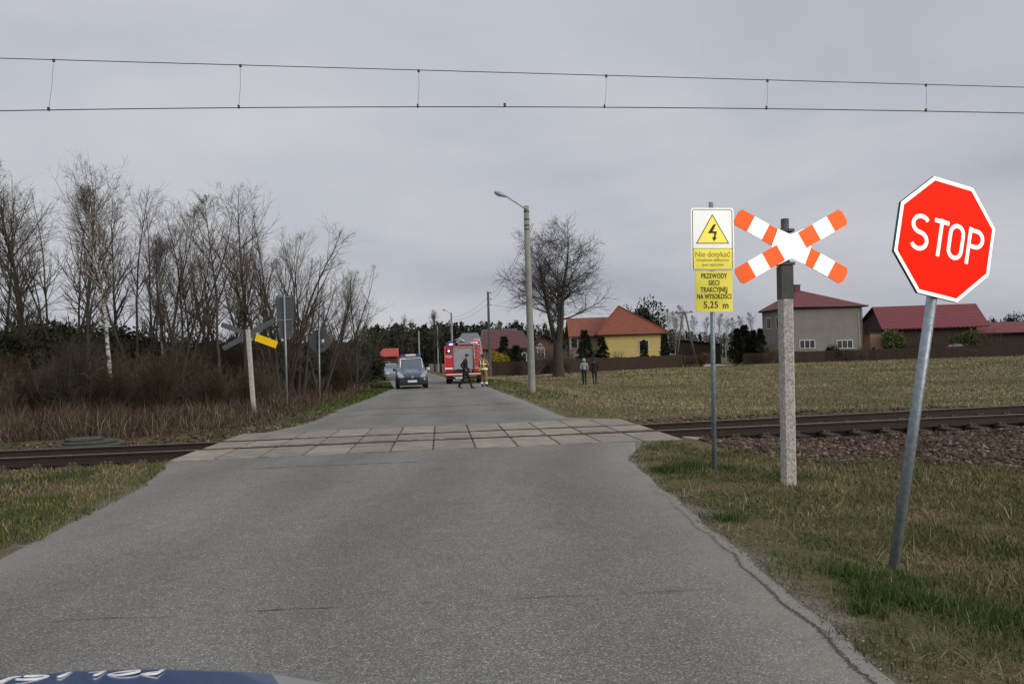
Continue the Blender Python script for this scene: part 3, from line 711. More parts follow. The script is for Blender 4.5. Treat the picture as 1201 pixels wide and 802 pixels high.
def bare_tree(name, seed, H, tr, stems=1, spread=.12, lv1=34, ang=42, l1=.34, lv2=9, lv3=6, base=.25, lean=(0, 0), buds=0, barkmat=None, twigmat=None, trop=.05, shape='oval', rtw=.0050, droop=0.0, label=None, cat='tree', group=None, stem_from=0.0, wig=.05):
    rng = np.random.default_rng(seed)
    bs = np.zeros((stems, 3)); a = rng.uniform(0, 6.28)+np.arange(stems)*2*PI/max(stems, 1)
    dr = np.stack([np.cos(a)*spread*(1+.4*rng.normal(size=stems))+lean[0], np.sin(a)*spread*(1+.4*rng.normal(size=stems))+lean[1], np.ones(stems)], 1)
    if stems == 1: dr = np.array([[lean[0], lean[1], 1.0]])
    dr /= np.linalg.norm(dr, axis=1, keepdims=True)
    bs[:, 2] = stem_from
    if stem_from == 0: bs[:, :2] += np.stack([np.cos(a), np.sin(a)], 1)*(.12 if stems > 1 else 0)
    HL = (H-stem_from)*(1 if stems == 1 else rng.uniform(.75, 1.02, stems))*np.ones(stems)
    P0, r0 = grow(bs, dr, HL, np.full(stems, tr), 14, rng, wig, .03, .06)
    tr_parts = [tubes(P0, r0, 8)]
    if stem_from > 0:
        k = np.array([[[0, 0, -.1], [.03, 0, stem_from*.4], [.0, .02, stem_from*.8], [0, 0, stem_from+.25]]]); tr_parts.append(tubes(k, np.array([[tr*2.3, tr*1.75, tr*1.7, tr*1.5]]), 10))
    b1, d1, rad, t, pi = children(P0, r0, lv1, base, .98, ang, rng)
    d1[:, 2] += .12
    if shape == 'oval': prof = np.sin(np.clip((t-base)/(1-base), 0, 1)*PI*.86+.42)
    elif shape == 'cone': prof = 1.05-.85*t
    else: prof = np.sqrt(np.clip(1-((t-.5)/.62)**2, .05, 1))
    L1 = H*l1*prof*rng.uniform(.7, 1.15, len(t)); L1 = np.maximum(L1, .03*H)
    P1, r1 = grow(b1, d1, L1, np.clip(rad*.55, .006, L1*.024), 7, rng, .065, trop, .22)
    b2, d2, rad2, t2, p2 = children(P1, r1, lv2, .12, 1, 38, rng); L2 = L1[p2]*rng.uniform(.3, .65, len(t2))*(1.15-.6*t2)
    P2, r2 = grow(b2, d2, np.maximum(L2, .15), np.clip(rad2*.6, rtw*.9, .02), 5, rng, .09, trop-.02-droop*.5, .4)
    b3, d3, rad3, t3, p3 = children(P2, r2, lv3, .1, 1, 36, rng); L3 = np.maximum(L2[p3]*rng.uniform(.3, .7, len(t3)), .12)
    P3, r3 = grow(b3, d3, L3, np.clip(rad3*.7, rtw*.5, .01), 4, rng, .11, trop-.04-droop, .5)
    root = thing(name, label, cat, group=group)
    v, q = join_vq(tr_parts+[tubes(P1[rad > tr*.3], r1[rad > tr*.3], 5)] if (rad > tr*.3).any() else tr_parts)
    fastmesh('trunk', v, quads=q, mats=barkmat or M_bark, parent=root, smooth=True)
    cp = [tubes(P1, r1*.98, 5), tubes(P2, r2, 4), tubes(P3, r3, 3)]
    v, q = join_vq(cp); mi = np.zeros(len(q), int); mats = [twigmat or M_twig]
    if buds:
        e = P3[:, 1:].reshape(-1, 3); s = rng.choice(len(e), min(buds, len(e)), replace=False); dd = rng.normal(size=(len(s), 3)); dd /= np.linalg.norm(dd, axis=1, keepdims=True)
        bv, bq = cards(e[s], dd, .012, .05, rng); q = np.concatenate([q, bq+len(v)]); v = np.concatenate([v, bv]); mi = np.concatenate([mi, np.ones(len(bq), int)]); mats.append(M_bud)
    fastmesh('crown', v, quads=q, mats=mats, parent=root, mi=mi)
    return root
def conifer(name, seed, H, rad, n, mat, label, cat='tree', group=None, size=.3, tiers=14, base=.04, droop=.35):
    rng = np.random.default_rng(seed); root = thing(name, label, cat, group=group)
    P = np.array([[[0, 0, -.1], [0, 0, H*.5], [.0, 0, H]]]); v, q = tubes(P, np.array([[H*.018, H*.011, .01]]), 7)
    fastmesh('trunk', v, quads=q, mats=M_bark, parent=root, smooth=True)
    nb = tiers*9; tb = base+(1-base)*np.repeat(np.arange(tiers)/tiers, 9)+rng.uniform(-.02, .02, nb); ab = rng.uniform(0, 6.28, nb)
    Lb = rad*np.clip(1.04-tb, .02, 1)**.85*rng.uniform(.65, 1.15, nb)
    bi = rng.integers(0, nb, n); f = rng.random(n)**.6
    a = ab[bi]+rng.normal(size=n)*.16; rr = Lb[bi]*f; z = tb[bi]*H-droop*rr*.8+rng.normal(size=n)*.03*H/tiers*4
    P = np.stack([np.cos(a)*rr, np.sin(a)*rr, np.maximum(z, .05)], 1)
    D = np.stack([np.cos(a), np.sin(a), -droop*np.ones(n)], 1)+rng.normal(size=(n, 3))*.5; D /= np.linalg.norm(D, axis=1, keepdims=True)
    v, q = cards(P, D, size*.16*rng.uniform(.7, 1.3, n), size*rng.uniform(.6, 1.2, n), rng)
    # bare branch wood
    d = np.stack([np.cos(ab), np.sin(ab), -droop*.5*np.ones(nb)], 1); b = np.stack([0*ab, 0*ab, np.maximum(tb*H, .08)], 1)
    Pb, rb = grow(b, d, Lb, np.full(nb, .012*H/6), 3, rng, .05, -.02, .3); v2, q2 = tubes(Pb, rb, 3)
    q2 = q2+len(v); mi = np.concatenate([np.zeros(len(q), int), np.ones(len(q2), int)])
    fastmesh('crown', np.concatenate([v, v2]), quads=np.concatenate([q, q2]), mats=[mat, M_bark], parent=root, mi=mi)
    return root
def bush(name, seed, H, rad, n, mat, label, cat='shrub', group=None, size=.14, stems=14, lobes=9, stemmat=None, flat=.0):
    rng = np.random.default_rng(seed); root = thing(name, label, cat, group=group)
    a = rng.uniform(0, 6.28, stems); d = np.stack([np.cos(a)*.45*rad/H, np.sin(a)*.45*rad/H, np.ones(stems)], 1); d /= np.linalg.norm(d, axis=1, keepdims=True)
    P, r = grow(np.zeros((stems, 3)), d, H*rng.uniform(.55, .95, stems), np.full(stems, .022), 6, rng, .12, .02, .3); v, q = tubes(P, r, 4)
    fastmesh('stem', v, quads=q, mats=stemmat or M_bark, parent=root)
    lc = np.stack([rng.normal(size=lobes)*rad*.45, rng.normal(size=lobes)*rad*.45, H*rng.uniform(.25, .8, lobes)], 1); lr = rad*rng.uniform(.35, .62, lobes)
    li = rng.integers(0, lobes, n); g = rng.normal(size=(n, 3)); g /= np.linalg.norm(g, axis=1, keepdims=True)
    P = lc[li]+g*(lr[li]*rng.uniform(.45, 1.12, n))[:, None]*np.array([1, 1, 1.05*H/(2*rad)+.2]); P[:, 2] = np.abs(P[:, 2])+.02
    D = g+rng.normal(size=(n, 3))*.7; D[:, 2] += .3; D /= np.linalg.norm(D, axis=1, keepdims=True)
    v, q = cards(P, D, size*.3*rng.uniform(.6, 1.3, n), size*rng.uniform(.6, 1.4, n), rng)
    fastmesh('foliage', v, quads=q, mats=mat, parent=root)
    return root
def twig_shrub(name, seed, H, stems, mat, label, group=None, spread=.28, lv=9, lv2=5, buds=0, cat='shrub'):
    rng = np.random.default_rng(seed); root = thing(name, label, cat, group=group)
    a = rng.uniform(0, 6.28, stems); d = np.stack([np.cos(a)*spread*rng.random(stems)*1.6, np.sin(a)*spread*rng.random(stems)*1.6, np.ones(stems)], 1); d /= np.linalg.norm(d, axis=1, keepdims=True)
    b = np.stack([np.cos(a)*.25*rng.random(stems), np.sin(a)*.25*rng.random(stems), np.zeros(stems)-.05], 1)
    P, r = grow(b, d, H*rng.uniform(.6, 1.05, stems), np.full(stems, .016), 8, rng, .07, .03, .25)
    b1, d1, rad, t, pi = children(P, r, lv, .12, 1, 34, rng); L1 = H*.32*rng.uniform(.5, 1.2, len(t))*(1.1-.6*t)
    P1, r1 = grow(b1, d1, L1, np.full(len(t), .008), 5, rng, .12, .04, .4)
    b2, d2, rad2, t2, p2 = children(P1, r1, lv2, .1, 1, 34, rng); L2 = L1[p2]*rng.uniform(.3, .6, len(t2))
    P2, r2 = grow(b2, d2, L2, np.full(len(t2), .0055), 3, rng, .15, .02, .6)
    v, q = tubes(P, r, 5); fastmesh('stem', v, quads=q, mats=mat, parent=root, smooth=True)
    v, q = join_vq([tubes(P1, r1, 3), tubes(P2, r2, 3)]); mi = np.zeros(len(q), int); mats = [mat]
    if buds:
        e = P2[:, 1:].reshape(-1, 3); s = rng.choice(len(e), min(buds, len(e)), replace=False); dd = rng.normal(size=(len(s), 3)); dd /= np.linalg.norm(dd, axis=1, keepdims=True)
        bv, bq = cards(e[s], dd, .014, .055, rng); q = np.concatenate([q, bq+len(v)]); v = np.concatenate([v, bv]); mi = np.concatenate([mi, np.ones(len(bq), int)]); mats.append(M_bud)
    fastmesh('twigs', v, quads=q, mats=mats, parent=root, mi=mi)
    return root
def put(o, x, y, rz=0.0, sc=1.0, dz=-.03):
    o.location = (x, y, gz(x, y)+dz); o.rotation_euler = (0, 0, rz); o.scale = (sc,)*3 if isinstance(sc, (int, float)) else sc
    return o

def at_px0(px, Y): return vp(px, 430, Y).x
G_W = 'bare trees of the wood left of the road'
L_W = 'thin dark leafless tree among the similar bare trunks of the left wood'
# the two birches whose white trunks show against the brush, and the big birch at the left edge
p = gp(132, 487); b1 = bare_tree('birch_tree', 1, 8.4, .10, lv1=44, ang=34, l1=.20, lv2=9, lv3=5, base=.38, buds=700, barkmat=M_birch, droop=.03, label='slender birch with white spotted trunk rising from the dry weeds, nearest the concrete rings', group=G_W, trop=.07, shape='oval'); put(b1, p.x, p.y)
p = gp(196, 475); b2 = dup(b1, (p.x, p.y, gz(p.x, p.y)-.03), 2.1, .88, label='slender birch with thin white trunk between the concrete rings and the crossing cross back', group=G_W)
b3 = bare_tree('birch_tree', 2, 12.3, .14, lv1=52, ang=38, l1=.24, lv2=9, lv3=5, base=.2, buds=3500, barkmat=M_bark, droop=.05, label='tallest bushy birch with drooping twigs at the left edge of the wood', group=G_W, shape='oval'); None
t1 = bare_tree('bare_tree', 3, 10.5, .10, lv1=34, ang=40, l1=.30, lv2=7, lv3=4, base=.28, label=L_W, group=G_W, trop=.045, buds=500)
t2 = bare_tree('bare_tree', 4, 9.6, .075, stems=3, spread=.16, lv1=17, ang=38, l1=.25, lv2=7, lv3=4, base=.25, label=L_W, group=G_W, trop=.07)
t3 = bare_tree('bare_tree', 5, 8.5, .08, stems=4, spread=.24, lv1=14, ang=38, l1=.27, lv2=7, lv3=4, base=.2, label=L_W, group=G_W, trop=.06)
t4 = bare_tree('bare_tree', 6, 10.0, .09, lv1=32, ang=36, l1=.30, lv2=8, lv3=5, base=.32, lean=(-.16, 0), label='leafless tree leaning left with green budding top, left of the twin stemmed tree', group=G_W, trop=.06, buds=4200)
t5 = bare_tree('bare_tree', 8, 7.0, .075, stems=5, spread=.3, lv1=12, ang=38, l1=.28, lv2=7, lv3=4, base=.15, label=L_W, group=G_W, trop=.05)
def top_of(o): return max(max(v.co.z for v in c.data.vertices) for c in o.children)
# (photo column, photo row of the top, distance)
def treeat(src, px, top, Y, rz, Hsrc, label=None, first=False):
    g = vp(px, 430, Y); x = g.x; tz = vp(px, top, Y).z; base = gz(x, Y); sc = 1.07*(tz-base)/top_of(src)
    if first: return put(src, x, Y, rz, sc)
    return dup(src, (x, Y, base-.03), rz, sc, label=label or L_W, group=G_W)
treeat(b3, 40, 192, 36, .3, 12, first=True)
treeat(t1, 107, 198, 33, .3, 10.2, first=True); t1['label'] = 'tall open leafless tree right of the tallest bushy birch'
treeat(t2, 165, 222, 34, 1.0, 9.4, first=True)
treeat(t3, 205, 250, 33, 2.0, 8.2, first=True)
treeat(t4, 262, 228, 32, .0, 9.8, first=True)
treeat(t5, 330, 258, 34, 1.2, 6.6, first=True)
treeat(t1, 285, 222, 34, 2.6, 10.2, 'tallest leafless tree with long straight upright limbs behind the grey crossing cross back')
for i, (s, px, top, Y, rz, H) in enumerate([
    (t1, 8, 235, 38, 1.4, 10.2), (t2, 60, 230, 41, 3.3, 9.4), (t2, 92, 235, 37, .4, 9.4), (t1, 140, 235, 40, 5.1, 10.2), (t2, 185, 232, 39, 2.5, 9.4),
    (t1, 222, 262, 41, 4.0, 10.2), (t2, 240, 285, 36, 5.0, 9.4), (t3, 262, 270, 42, .6, 8.2), (t2, 310, 248, 38, 4.2, 9.4), (t5, 350, 268, 37, 3.0, 6.6), (t3, 300, 280, 40, 3.5, 8.2),
    (t2, 345, 275, 43, .2, 9.4), (t5, 375, 300, 38, 5.0, 6.6), (t3, 395, 318, 44, 1.5, 8.2), (t5, 415, 345, 48, 2.2, 6.6), 
    (t1, 20, 260, 46, 3.0, 10.2), (t2, 215, 255, 35, 3.7, 9.4)]):
    treeat(s, px, top, Y, rz, H)
dd = dup(t1, (vp(418, 430, 43).x, 43, -.1), 3.9, .62, label='small gnarled bare tree at the right end of the left wood beside the road', group=G_W)
# brush: dark evergreen shrubs behind, twiggy shrubs in front
G_B = 'dark evergreen shrubs under the bare trees'
L_B = 'dark evergreen shrub filling the space under the bare trees of the left wood'
e1 = bush('evergreen_shrub', 31, 3.6, 2.0, 11000, M_tuft, L_B, group=G_B, size=.17, lobes=14)
e2 = bush('evergreen_shrub', 32, 3.2, 1.9, 10000, M_tuft, L_B, group=G_B, size=.16, lobes=12)
first = {0: True, 1: True}
for i, (px, top, Y) in enumerate([(-20, 378, 41), (25, 372, 42), (68, 376, 42), (112, 376, 43), (150, 382, 43), (185, 392, 44), (218, 398, 46), (250, 402, 48), (285, 402, 50), (318, 404, 52), (350, 404, 54), (380, 402, 58), (405, 404, 62), (425, 400, 66), (5, 385, 36), (92, 392, 37), (165, 405, 38)]):
    x = vp(px, 430, Y).x; H = vp(px, top, Y).z-gz(x, Y); k = i % 2; src = (e1, e2)[k]; hs_ = (3.9, 3.5)[k]
    if first[k]: put(src, x, Y, i*1.3, (1.0, 1.0, H/hs_)); first[k] = False
    else: dup(src, (x, Y, gz(x, Y)-.05), i*1.3, (1.05, 1.05, H/hs_), label=L_B, group=G_B)
G_S = 'brown twiggy shrubs at the edge of the left wood'
L_S = 'brown leafless twiggy shrub in the thicket at the edge of the left wood'
s1 = twig_shrub('twiggy_shrub', 41, 3.0, 42, M_twigr, L_S, G_S); s2 = twig_shrub('twiggy_shrub', 42, 2.6, 38, M_twig, L_S, G_S, spread=.4, buds=600)
first = {0: True, 1: True}
rg = random.Random(8)
spots = []
for Y, n_, x0, x1 in [(27, 13, -20, -9.6), (29.5, 14, -23, -9.6), (33, 15, -26, -9.6), (37, 15, -29, -9.8), (41, 13, -31, -10.2)]:
    for k in range(n_): spots.append((x0+(x1-x0)*(k+.5+rg.uniform(-.4, .4))/n_, Y+rg.uniform(-1, 1)))
for i, (x, y) in enumerate(spots):
    k = i % 2; src = (s1, s2)[k]; dcl = xl(y)-x
    sc = rg.uniform(.7, 1.1)*(.55+.45*float(smooth01(np.array(dcl), 2.5, 6)))
    if y < 31 and x > -19: sc *= .8
    if first[k]: put(src, x, y, rg.uniform(0, 6), sc); first[k] = False
    else: dup(src, (x, y, gz(x, y)-.03), rg.uniform(0, 6), (sc, sc, sc*rg.uniform(.85, 1.1)), label=L_S, group=G_S)
p = gp(430, 452); bs = twig_shrub('twiggy_shrub', 44, 2.7, 46, M_bark, 'dark twiggy bush at the roadside end of the wood, left of the blue car', G_S, spread=.45, buds=900); put(bs, p.x-.6, p.y)
p = gp(418, 463); dup(s1, (p.x-.8, p.y, -.1), 1.0, .7, label='reddish low shrub at the roadside, right of the back of the stop sign', group=G_S)
for px_, Y_, q_ in [(447, 92, .8), (460, 96, .7), (438, 80, .8)]: dup(bs, (at_px0(px_, Y_), Y_, gz(at_px0(px_, Y_), Y_)), px_, q_, label='dark bare bush half hiding the small red roofed house at the wood edge', group='bushes before the small red roofed house')
# dark stump-like pair of trunks near the concrete rings
for px, py, hh, lab in [(88, 492, 3.2, 'dark mossy double trunked bush left of the white spotted birch trunk'),]:
    p = gp(px, py); o = twig_shrub('twiggy_shrub', 51, hh, 26, M_bark, lab, G_S, spread=.22, lv=10); put(o, p.x, p.y)

# the big lime by the fence
def lime():
    rng = np.random.default_rng(61); H = 14.2
    root = thing('lime_tree', 'large bare rounded tree with forked trunk behind the concrete lamp post', 'tree')
    base = np.array([[[0, 0, -.2], [.02, 0, .8], [0, .03, 2.0], [.05, 0, 3.3]]])
    st = np.array([[-.1, 0, 3.0], [.15, 0, 3.0], [.02, .15, 2.6], [0, -.15, 3.2]]); dr = np.array([[-.25, .05, 1], [.17, 0, 1], [.05, .42, 1], [.02, -.38, 1]]); dr /= np.linalg.norm(dr, axis=1, keepdims=True)
    P0, r0 = grow(st, dr, np.array([8.2, 9.6, 7.6, 7.6]), np.array([.25, .28, .13, .13]), 12, rng, .03, .025, .08)
    b1, d1, rad, t, pi = children(P0, r0, 18, .2, .99, 56, rng, .8); L1 = 4.3*np.sqrt(np.clip(1-((t-.42)/.75)**2, .05, 1))*rng.uniform(.65, 1.1, len(t))
    d1[:, 2] += .08
    P1, r1 = grow(b1, d1, L1, np.clip(rad*.42, .018, .095), 8, rng, .06, .012, .2)
    b2, d2, rad2, t2, p2 = children(P1, r1, 11, .15, 1, 40, rng); L2 = L1[p2]*rng.uniform(.3, .6, len(t2))*(1.1-.45*t2)
    P2, r2 = grow(b2, d2, L2, np.clip(rad2*.55, .011, .03), 5, rng, .10, .0, .4)
    b3, d3, rad3, t3, p3 = children(P2, r2, 7, .1, 1, 40, rng); L3 = np.maximum(L2[p3]*rng.uniform(.4, .85, len(t3)), .25)
    P3, r3 = grow(b3, d3, L3, np.full(len(t3), .0095), 4, rng, .16, .0, .6)
    v, q = join_vq([tubes(base, np.array([[.62, .48, .42, .37]]), 12), tubes(P0, r0, 8)]); fastmesh('trunk', v, quads=q, mats=M_bark, parent=root, smooth=True)
    v, q = join_vq([tubes(P1, r1, 5), tubes(P2, r2, 4), tubes(P3, r3, 3)]); fastmesh('crown', v, quads=q, mats=M_bark, parent=root)
    return root
lm = lime(); q_ = vp(655, 440, 71); put(lm, q_.x, 71, .0, 1.0)
# conifers and garden plants by the houses
def at_px(px, Y): return vp(px, 430, Y).x
sp1 = conifer('spruce_tree', 71, 5.2, 1.7, 5200, M_pine, 'dark spruce left of two in front of the yellow house, behind the walkers', group='conifers in the gardens', size=.34); put(sp1, at_px(687, 98), 98, 0, 1.0)
def cone_at(px, top, Y, lab, w=1.0, rz=0):
    x = at_px(px, Y); H = vp(px, top, Y).z-gz(x, Y); s = H/5.3
    return dup(sp1, (x, Y, gz(x, Y)-.05), rz, (s*w, s*w, s), label=lab, group='conifers in the gardens')
x_ = at_px(687, 98); s_ = (vp(687, 384, 98).z-gz(x_, 98))/5.3; sp1.scale = (s_, s_, s_)
cone_at(707, 392, 98, 'dark spruce right of two in front of the yellow house, behind the walkers', 1.0, 1)
cone_at(756, 396, 99, 'small conifer covering the window of the yellow house', .75, 2)
cone_at(781, 388, 99, 'narrow dark conifer at the right corner of the yellow house', .75, 3)
cone_at(592, 391, 84, 'dark spruce beside the yellow flowering bush, before the low maroon roofed house', .95, 4)
cone_at(606, 402, 84, 'short bushy conifer right of the taller spruce before the maroon roofed house', 1.3, 5)
th = conifer('thuja_tree', 72, 5.0, 1.3, 6500, M_tuft, 'tall dark thuja, leftmost of the dense group beside the gravel drive', group='thujas beside the gravel drive', size=.28, tiers=22, droop=-.5)
for i, (px, top, Y, wd, lab) in enumerate([(866, 384, 104, 1.0, None), (875, 380, 105, 1.1, 'tall dark thuja, second from the gravel drive in the dense group'), (885, 386, 106, 1.0, 'dark thuja in the dense group, third from the gravel drive'), (893, 384, 104, .9, 'dark thuja of the dense group, nearest the grey house')]):
    x = at_px(px, Y); H = vp(px, top, Y).z-gz(x, Y); s = H/5.1
    if i == 0: put(th, x, Y, 0, (s*wd*1.1, s*wd*1.1, s))
    else: dup(th, (x, Y, gz(x, Y)-.05), i, (s*wd*1.1, s*wd*1.1, s), label=lab)
fy = bush('forsythia_bush', 81, 2.6, 1.1, 2600, M_yel, 'yellow flowering bush beside the fire engine, before the maroon roofed house', size=.16, lobes=7); put(fy, at_px(581, 83), 83, 0, 1.1)
dup(fy, (at_px(905, 105), 105, gz(at_px(905, 105), 105)), 1, .8, label='low yellow flowering bush behind the fence left of the grey house wall')
ob = bush('garden_shrub', 82, 2.0, 1.0, 2500, M_bud, 'olive green budding shrub against the red barn wall', size=.2, lobes=8); put(ob, at_px(1056, 108), 108, 0, (1.8, 1.5, 1.9))
dup(ob, (at_px(1132, 109), 109, gz(at_px(1132, 109), 109)), 2, (1.4, 1.2, 1.7), label='olive green budding shrub between the barn and the lower red roofed shed')
gs = bush('garden_shrub', 83, 1.6, .9, 2000, M_tuft, 'round dark clipped shrub before the grey house between its two ground floor windows', size=.16, lobes=6); put(gs, at_px(974, 103), 103, 0, 1.2)
tr_s = twig_shrub('twiggy_shrub', 84, 3.0, 30, M_twig, 'bare garden shrub behind the fence in front of the big forked tree', 'garden shrubs by the houses', spread=.4); put(tr_s, at_px(630, 80), 80, 0, 1.0)
dup(tr_s, (at_px(668, 82), 82, gz(at_px(668, 82), 82)), 2.0, 1.0, label='bare garden shrub right of the big forked tree', group='garden shrubs by the houses')
dup(tr_s, (at_px(645, 84), 84, gz(at_px(645, 84), 84)), 4.0, 1.2, label='bare garden shrub directly behind the big forked tree trunk', group='garden shrubs by the houses')
for px_, Y_, q_, s__, lb_ in [(905, 101.5, 1.0, .9, 'bare shrub at the fence left of the grey house, right of the thujas'), (1012, 100.8, 2.2, .8, 'bare shrub at the fence by the right corner of the grey house'), (1078, 104, 3.1, 1.1, 'bare shrub behind the fence in front of the barn, left of the STOP post'), (1165, 104, .4, 1.2, 'bare shrub behind the fence in front of the low shed'), (725, 95, 1.7, .8, 'bare shrub behind the fence before the yellow wall')]: dup(tr_s, (at_px(px_, Y_), Y_, gz(at_px(px_, Y_), Y_)), q_, s__, label=lb_, group='garden shrubs by the houses')
br = bush('beech_bush', 85, 1.7, .8, 1500, M_brn, 'rust brown leafed bush by the gate left of the gravel drive', size=.16, lobes=6); put(br, at_px(822, 97), 97, 0, 1.0)
# birches behind, at the far side
G_F = 'grey bare birches standing behind the dark shed'
L_F = 'distant pale trunked bare birch standing behind the dark shed'
fb = bare_tree('birch_tree', 91, 9.0, .10, lv1=30, ang=36, l1=.24, lv2=8, lv3=5, base=.2, barkmat=M_birch, label=L_F, group=G_F, rtw=.012, twigmat=M_twig)
for i, (px, top, Y) in enumerate([(786, 362, 140), (797, 365, 150), (806, 358, 145), (816, 370, 155), (828, 372, 150), (842, 368, 160), (852, 374, 150), (862, 372, 158), (874, 370, 165), (886, 366, 170), (776, 372, 165), (792, 374, 170)]):
    x = at_px(px, Y); H = vp(px, top, Y).z-gz(x, Y); s = H/8.8
    if i == 0: put(fb, x, Y, 0, (s*1.0, s*1.0, s))
    else: dup(fb, (x, Y, gz(x, Y)-.05), i*.9, (s, s, s), label=L_F, group=G_F)
dt = bush('leafy_tree', 92, 10, 4.0, 9000, M_tuft, 'dark round topped tree rising behind the orange roof', cat='tree', size=.5, lobes=14)
x = at_px(752, 140); put(dt, x, 140, 0, (1.0, 1.0, (vp(752, 351, 140).z)/11.0))
dup(dt, (at_px(738, 150), 150, -.2), 2, (.7, .7, vp(738, 360, 150).z/11.0), label='smaller dark tree behind the left side of the orange roof peak')
dup(dt, (at_px(1190, 170), 170, -.2), 1, (.9, .9, vp(1190, 367, 170).z/11.0), label='dark tree behind the low red shed at the right edge')
dup(dt, (at_px(1171, 185), 185, -.2), 3, (.5, .5, vp(1171, 373, 185).z/11.0), label='small dark tree behind the right end of the barn')
# forest on the horizon: one mass
def forest():
    rng = np.random.default_rng(101); Vs = []; Qs = []; MI = []; o = 0
    def one(x, y, H, w, pine, near=False):
        nonlocal o
        n = 520 if near else 420; a = rng.uniform(0, 6.28, n); t = rng.random(n)
        if pine: rr = w*np.sqrt(np.clip(1-((t-.62)/.42)**2, 0.02, 1))*rng.uniform(.3, 1, n)
        else: rr = w*(1.05-t)*rng.uniform(.4, 1, n)
        t = np.where(pine, np.clip(t, .25, 1), t)
        P = np.stack([x+np.cos(a)*rr, y+np.sin(a)*rr, -.3+t*H], 1)
        D = rng.normal(size=(n, 3)); D[:, 2] -= .2; D /= np.linalg.norm(D, axis=1, keepdims=True)
        v, q = cards(P, D, H*.020*rng.uniform(.6, 1.4, n), H*.075*rng.uniform(.6, 1.3, n), rng)
        Vs.append(v); Qs.append(q+o); MI.append(np.zeros(len(q), int)); o += len(v)
        tv, tq = tubes(np.array([[[x, y, -.3], [x, y, H*.8]]]), np.array([[H*.013, H*.007]]), 4); Vs.append(tv); Qs.append(tq+o); MI.append(np.ones(len(tq), int)); o += len(tv)
    # (left column, right column, distance, rows of tops, count)
    for px0, px1, Y, top, n in [(430, 620, 190, 384, 90), (440, 580, 165, 392, 50), (-60, 440, 120, 402, 170), (560, 700, 230, 388, 60), (690, 1000, 260, 392, 110), (1000, 1260, 270, 386, 90), (-60, 440, 80, 408, 120)]:
        for k in range(n):
            px = px0+(px1-px0)*(k+rng.random())/n; yy = Y*rng.uniform(.93, 1.15); x = at_px(px, yy)
            H = vp(px, top+rng.normal()*3.5, yy).z+.3; one(x, yy, max(H, 2), H*rng.uniform(.16, .3), rng.random() < .6, Y < 130)
    ob = fastmesh('forest', np.concatenate(Vs), quads=np.concatenate(Qs), mats=[M_pine, M_bark], mi=np.concatenate(MI))
    tag(ob, 'dark belt of distant pine forest along the horizon', 'forest', kind='stuff')
forest()
# pale trunks at the bend of the road
tb = bare_tree('bare_tree', 95, 8.5, .14, lv1=22, ang=38, l1=.2, lv2=7, lv3=4, base=.3, label='pale forked bare trunk in front of the distant forest, left of the fire engine', group='bare trees at the bend', barkmat=M_conc, rtw=.012); put(tb, at_px(517, 105), 105, 0, 1)
dup(tb, (at_px(510, 118), 118, -.2), 2, 1.1, label='thin bare tree just left of the pale forked trunk before the distant forest', group='bare trees at the bend')
dup(tb, (at_px(470, 125), 125, -.2), 4, 1.1, label='bare tree before the distant forest above the blue car', group='bare trees at the bend')
dup(tb, (at_px(484, 122), 122, -.2), 5, 1.0, label='bare tree before the distant forest right of the blue car roof', group='bare trees at the bend')
# ------------------------------------------------------------------ signs
def sheetm(name, c, rough=.5, metal=.55):
    m, nt, b = newmat(name); v = pos(nt); n = noise(nt, 3, 4, v); r = ramp(nt, [(.25, tuple(x*.93 for x in c)), (.7, c)])
    nt.links.new(n.outputs[0], r.inputs[0]); nt.links.new(r.outputs[0], b.inputs['Base Color'])
    b.inputs['Roughness'].default_value = rough; b.inputs['Metallic'].default_value = metal; b.inputs['Specular IOR Level'].default_value = .5
    return m
M_white = sheetm('sheeting_white', (.93, .93, .92)); M_red = sheetm('sheeting_red', (.86, .010, .0005)); M_red.node_tree.nodes['Principled BSDF'].inputs['Specular IOR Level'].default_value = .1; M_yel2 = sheetm('sheeting_yellow', (.97, .87, .14)); M_orange = sheetm('sheeting_orange', (.84, .13, .022)); M_amber = sheetm('sheeting_amber', (.98, .66, .01))
M_galv = pm('galvanised', (.30, .34, .37), (.17, .20, .225), 26, .5, .55, bmp=.1); M_gray = pm('sign_back', (.10, .105, .11), (.075, .08, .084), 3, .6, .3)
M_black = pm('black_print', (.035, .03, .02), rough=.6); M_steel = pm('dark_steel', (.09, .095, .10), (.05, .05, .052), 14, .6, .4)
M_cpost = pm('post_concrete_white', (.52, .50, .46), (.17, .16, .145), 38, .92, bmp=.5, bscale=60); M_cdark = pm('post_concrete_dark', (.085, .085, .078), (.055, .055, .05), 8, .9)
M_ylwprint = pm('olive_print', (.52, .45, .05), rough=.6)
# STOP
base = Vector((2.63, 5.60, 0)); base.z = gz(base.x, base.y)-.02
Cn = Vector((3.3058, 6.0093, 2.2937))
sR = Vector((.93765, .27656, -.21055)); sN = Vector((.27981, -.95994, -.01481)); sU = Vector((.20621, .04503, .97748))
st = thing('stop_sign', 'red octagonal STOP sign on a leaning galvanised post in the grass', 'road sign', base)
back = Cn-sN*.055
ax = sU.copy(); base = back-ax*((back.z-gz(2.8, 5.9)+.02)/ax.z); st.location = base; top = base+ax*((back-base).length+.33)
MB().tube([base-ax*.2-base, back*0+top-base], .038, 14).build('pole', M_galv, st)
mb = MB(); mb.lathe([(.033, .0), (.04, .012), (.03, .02)], 12); 
SF = lambda off: (lambda a, b, c: tuple(Cn-base+sR*a+sU*b+sN*(c+off)))
def octo(ap): 
    rr = ap/math.cos(PI/8); return [(rr*math.cos(R(22.5+45*k)), rr*math.sin(R(22.5+45*k))) for k in range(8)]
MB().prism(octo(.450), -.022, -.003, SF(0)).build('sign_panel', M_gray, st)
